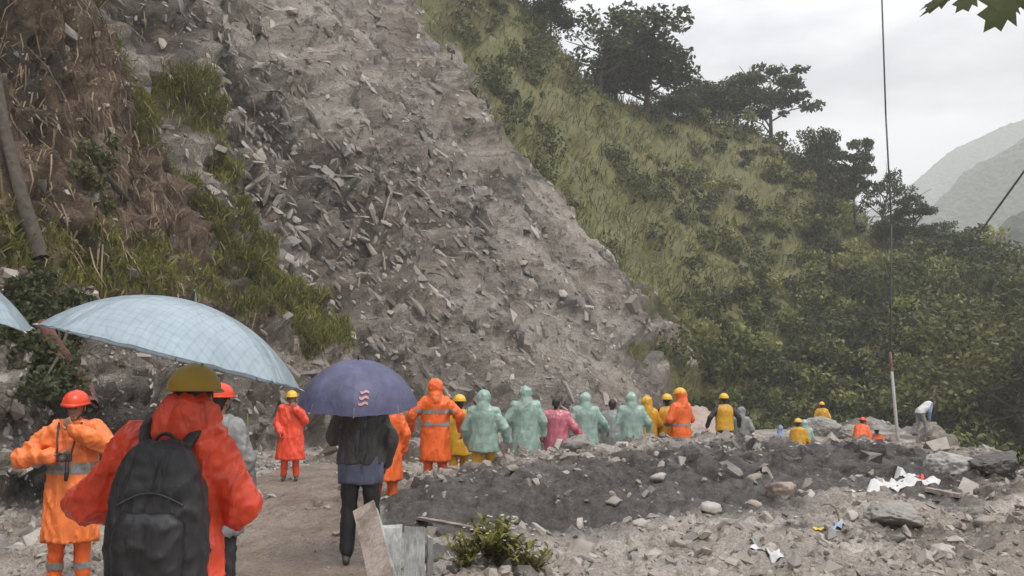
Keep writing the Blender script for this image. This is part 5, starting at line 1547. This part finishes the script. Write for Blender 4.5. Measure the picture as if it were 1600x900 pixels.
# ------------------------------------------------------------------ plants
def leaf_blade(base, d, up, L, W, segs=4, droop=.5):
    V_, F_ = [], []
    side = d.cross(up).normalized()
    for i in range(segs + 1):
        t = i / segs
        c_ = base + d * L * t + up * (L * .5 * t - L * droop * t * t)
        w = W * math.sin(math.pi * min(.98, .08 + t * .9)) ** .8
        V_ += [c_ - side * w, c_ + up * (-.15 * w), c_ + side * w]
    for i in range(segs):
        o = i * 3; F_ += [(o, o + 1, o + 4, o + 3), (o + 1, o + 2, o + 5, o + 4)]
    return V_, F_
def leafy_plant(label, px, py, Y, R, n, name='leafy_plant', mat='fern', flowers=0, seed=1, h=1.0):
    q = ray(px, py, Y); z = drop(q.x, Y)
    root = empty(name, (q.x, Y, z)); r = random.Random(seed)
    st = MB(); LV, LF = [], []
    for k in range(n):
        a = r.random() * 6.28; e = r.uniform(.4, 1.3); L = R * r.uniform(.5, 1.05)
        tip = Vector((math.cos(a) * math.cos(e), math.sin(a) * math.cos(e), math.sin(e) * h)) * L
        mid = tip * .5 + Vector((0, 0, L * .12))
        st.chain([Vector((0, 0, -.02)), mid, tip], [.005, .004, .002], 5)
        for j in range(9):
            t = .25 + .75 * j / 8; c_ = mid * (2 * t) if t < .5 else mid + (tip - mid) * (t * 2 - 1)
            d = Vector((r.uniform(-1, 1), r.uniform(-1, 1), r.uniform(-.1, .6))).normalized()
            v, f = leaf_blade(c_, d, Vector((0, 0, 1)), R * r.uniform(.16, .3), R * .045); o = len(LV); LV += v; LF += [tuple(i + o for i in x) for x in f]
    mobj('stems', st.mesh('stems'), M['leaf_olive'], root)
    me_ = bpy.data.meshes.new('leaves'); me_.from_pydata(LV, [], LF); mobj('leaves', me_, M[mat], root)
    if flowers:
        fb = MB()
        for k in range(flowers):
            a = r.random() * 6.28; e = r.uniform(.5, 1.4); L = R * r.uniform(.6, 1.05)
            c_ = Vector((math.cos(a) * math.cos(e), math.sin(a) * math.cos(e), math.sin(e) * h)) * L
            for j in range(5): fb.ell(c_ + Vector((math.cos(j * 1.257) * .009, math.sin(j * 1.257) * .009, 0)), (.008, .008, .004), 6, 4)
        mobj('flowers', fb.mesh('flowers'), M['plastic_white'], root)['kind'] = 'stuff'
    return tag(root, label, 'plant', 'leafy plants')
leafy_plant('big leafy green plant with small pale flowers at the bottom centre', 775, 893, 8.9, .46, 54, flowers=34, seed=3)
leafy_plant('smaller leafy plant right of the flowering plant at the lower edge', 830, 903, 8.8, .32, 30, seed=4)
leafy_plant('leafy green plant between the boards and the flowering plant', 728, 903, 8.7, .34, 30, seed=5)
leafy_plant('low bush at the right rim below the dark wet boulder', 1590, 745, 15.5, .5, 26, mat='leaf_mid', seed=7)

# overhanging branch at the top right: lobed leaves close to the camera
def lobed_leaf(L, seed):
    r = random.Random(seed); out = []
    lob = [(0, .0), (.16, .10), (.34, .30), (.30, .12 + .05), (.56, .36), (.52, .16), (.80, .22), (.78, .10), (1.0, .0)]
    V_, F_ = [], []
    for t, w in lob:
        z = -.12 * t * t
        V_ += [(t * L, w * L * r.uniform(.85, 1.1), z * L - w * .08 * L), (t * L, 0, z * L), (t * L, -w * L * r.uniform(.85, 1.1), z * L - w * .08 * L)]
    for i in range(len(lob) - 1):
        o = i * 3; F_ += [(o, o + 1, o + 4, o + 3), (o + 1, o + 2, o + 5, o + 4)]
    me_ = bpy.data.meshes.new('leaf'); me_.from_pydata(V_, [], F_); return me_
def overhang():
    a = ray(1640, -60, 4.4)
    root = empty('overhanging_branch', a)
    tw = MB(); tw.chain([Vector((1.2, .2, .9)), Vector((.35, .05, .28)), Vector((0, 0, 0)), ray(1560, -22, 4.4) - a, ray(1500, -18, 4.45) - a], [.03, .02, .012, .008, .005], 7)
    mobj('twig', tw.mesh('twig'), M['bark'], root)
    for k, (x0, y0, x1, y1, s) in enumerate([(1585, -18, 1545, 42, 1.15), (1562, -20, 1588, 18, .9), (1600, -30, 1592, 12, .8), (1528, -20, 1495, 14, .95), (1500, -18, 1442, 20, 1.0), (1488, -14, 1440, 10, .55), (1610, -40, 1560, 24, 1.0)]):
        b0, b1 = ray(x0, y0, 4.4 + .02 * k), ray(x1, y1, 4.35 + .03 * k)
        d = (b1 - b0); L = d.length * 1.05
        o = mobj('leaf', lobed_leaf(L * 1.0, k), M['leaf_mid'], root)
        up = Vector((.25 * (-1) ** k, -.8, .35)); xx = d.normalized(); yy = up.cross(xx).normalized(); zz = xx.cross(yy)
        wd = (1.15 if k != 4 and k != 5 else .35)
        o.matrix_local = Matrix.Translation(b0 - a) @ Matrix((xx, yy * wd, zz)).transposed().to_4x4()
        so = o.modifiers.new('t', 'SOLIDIFY'); so.thickness = .0015
    tag(root, 'overhanging branch with lobed leaves at the upper right corner', 'branch')
overhang()
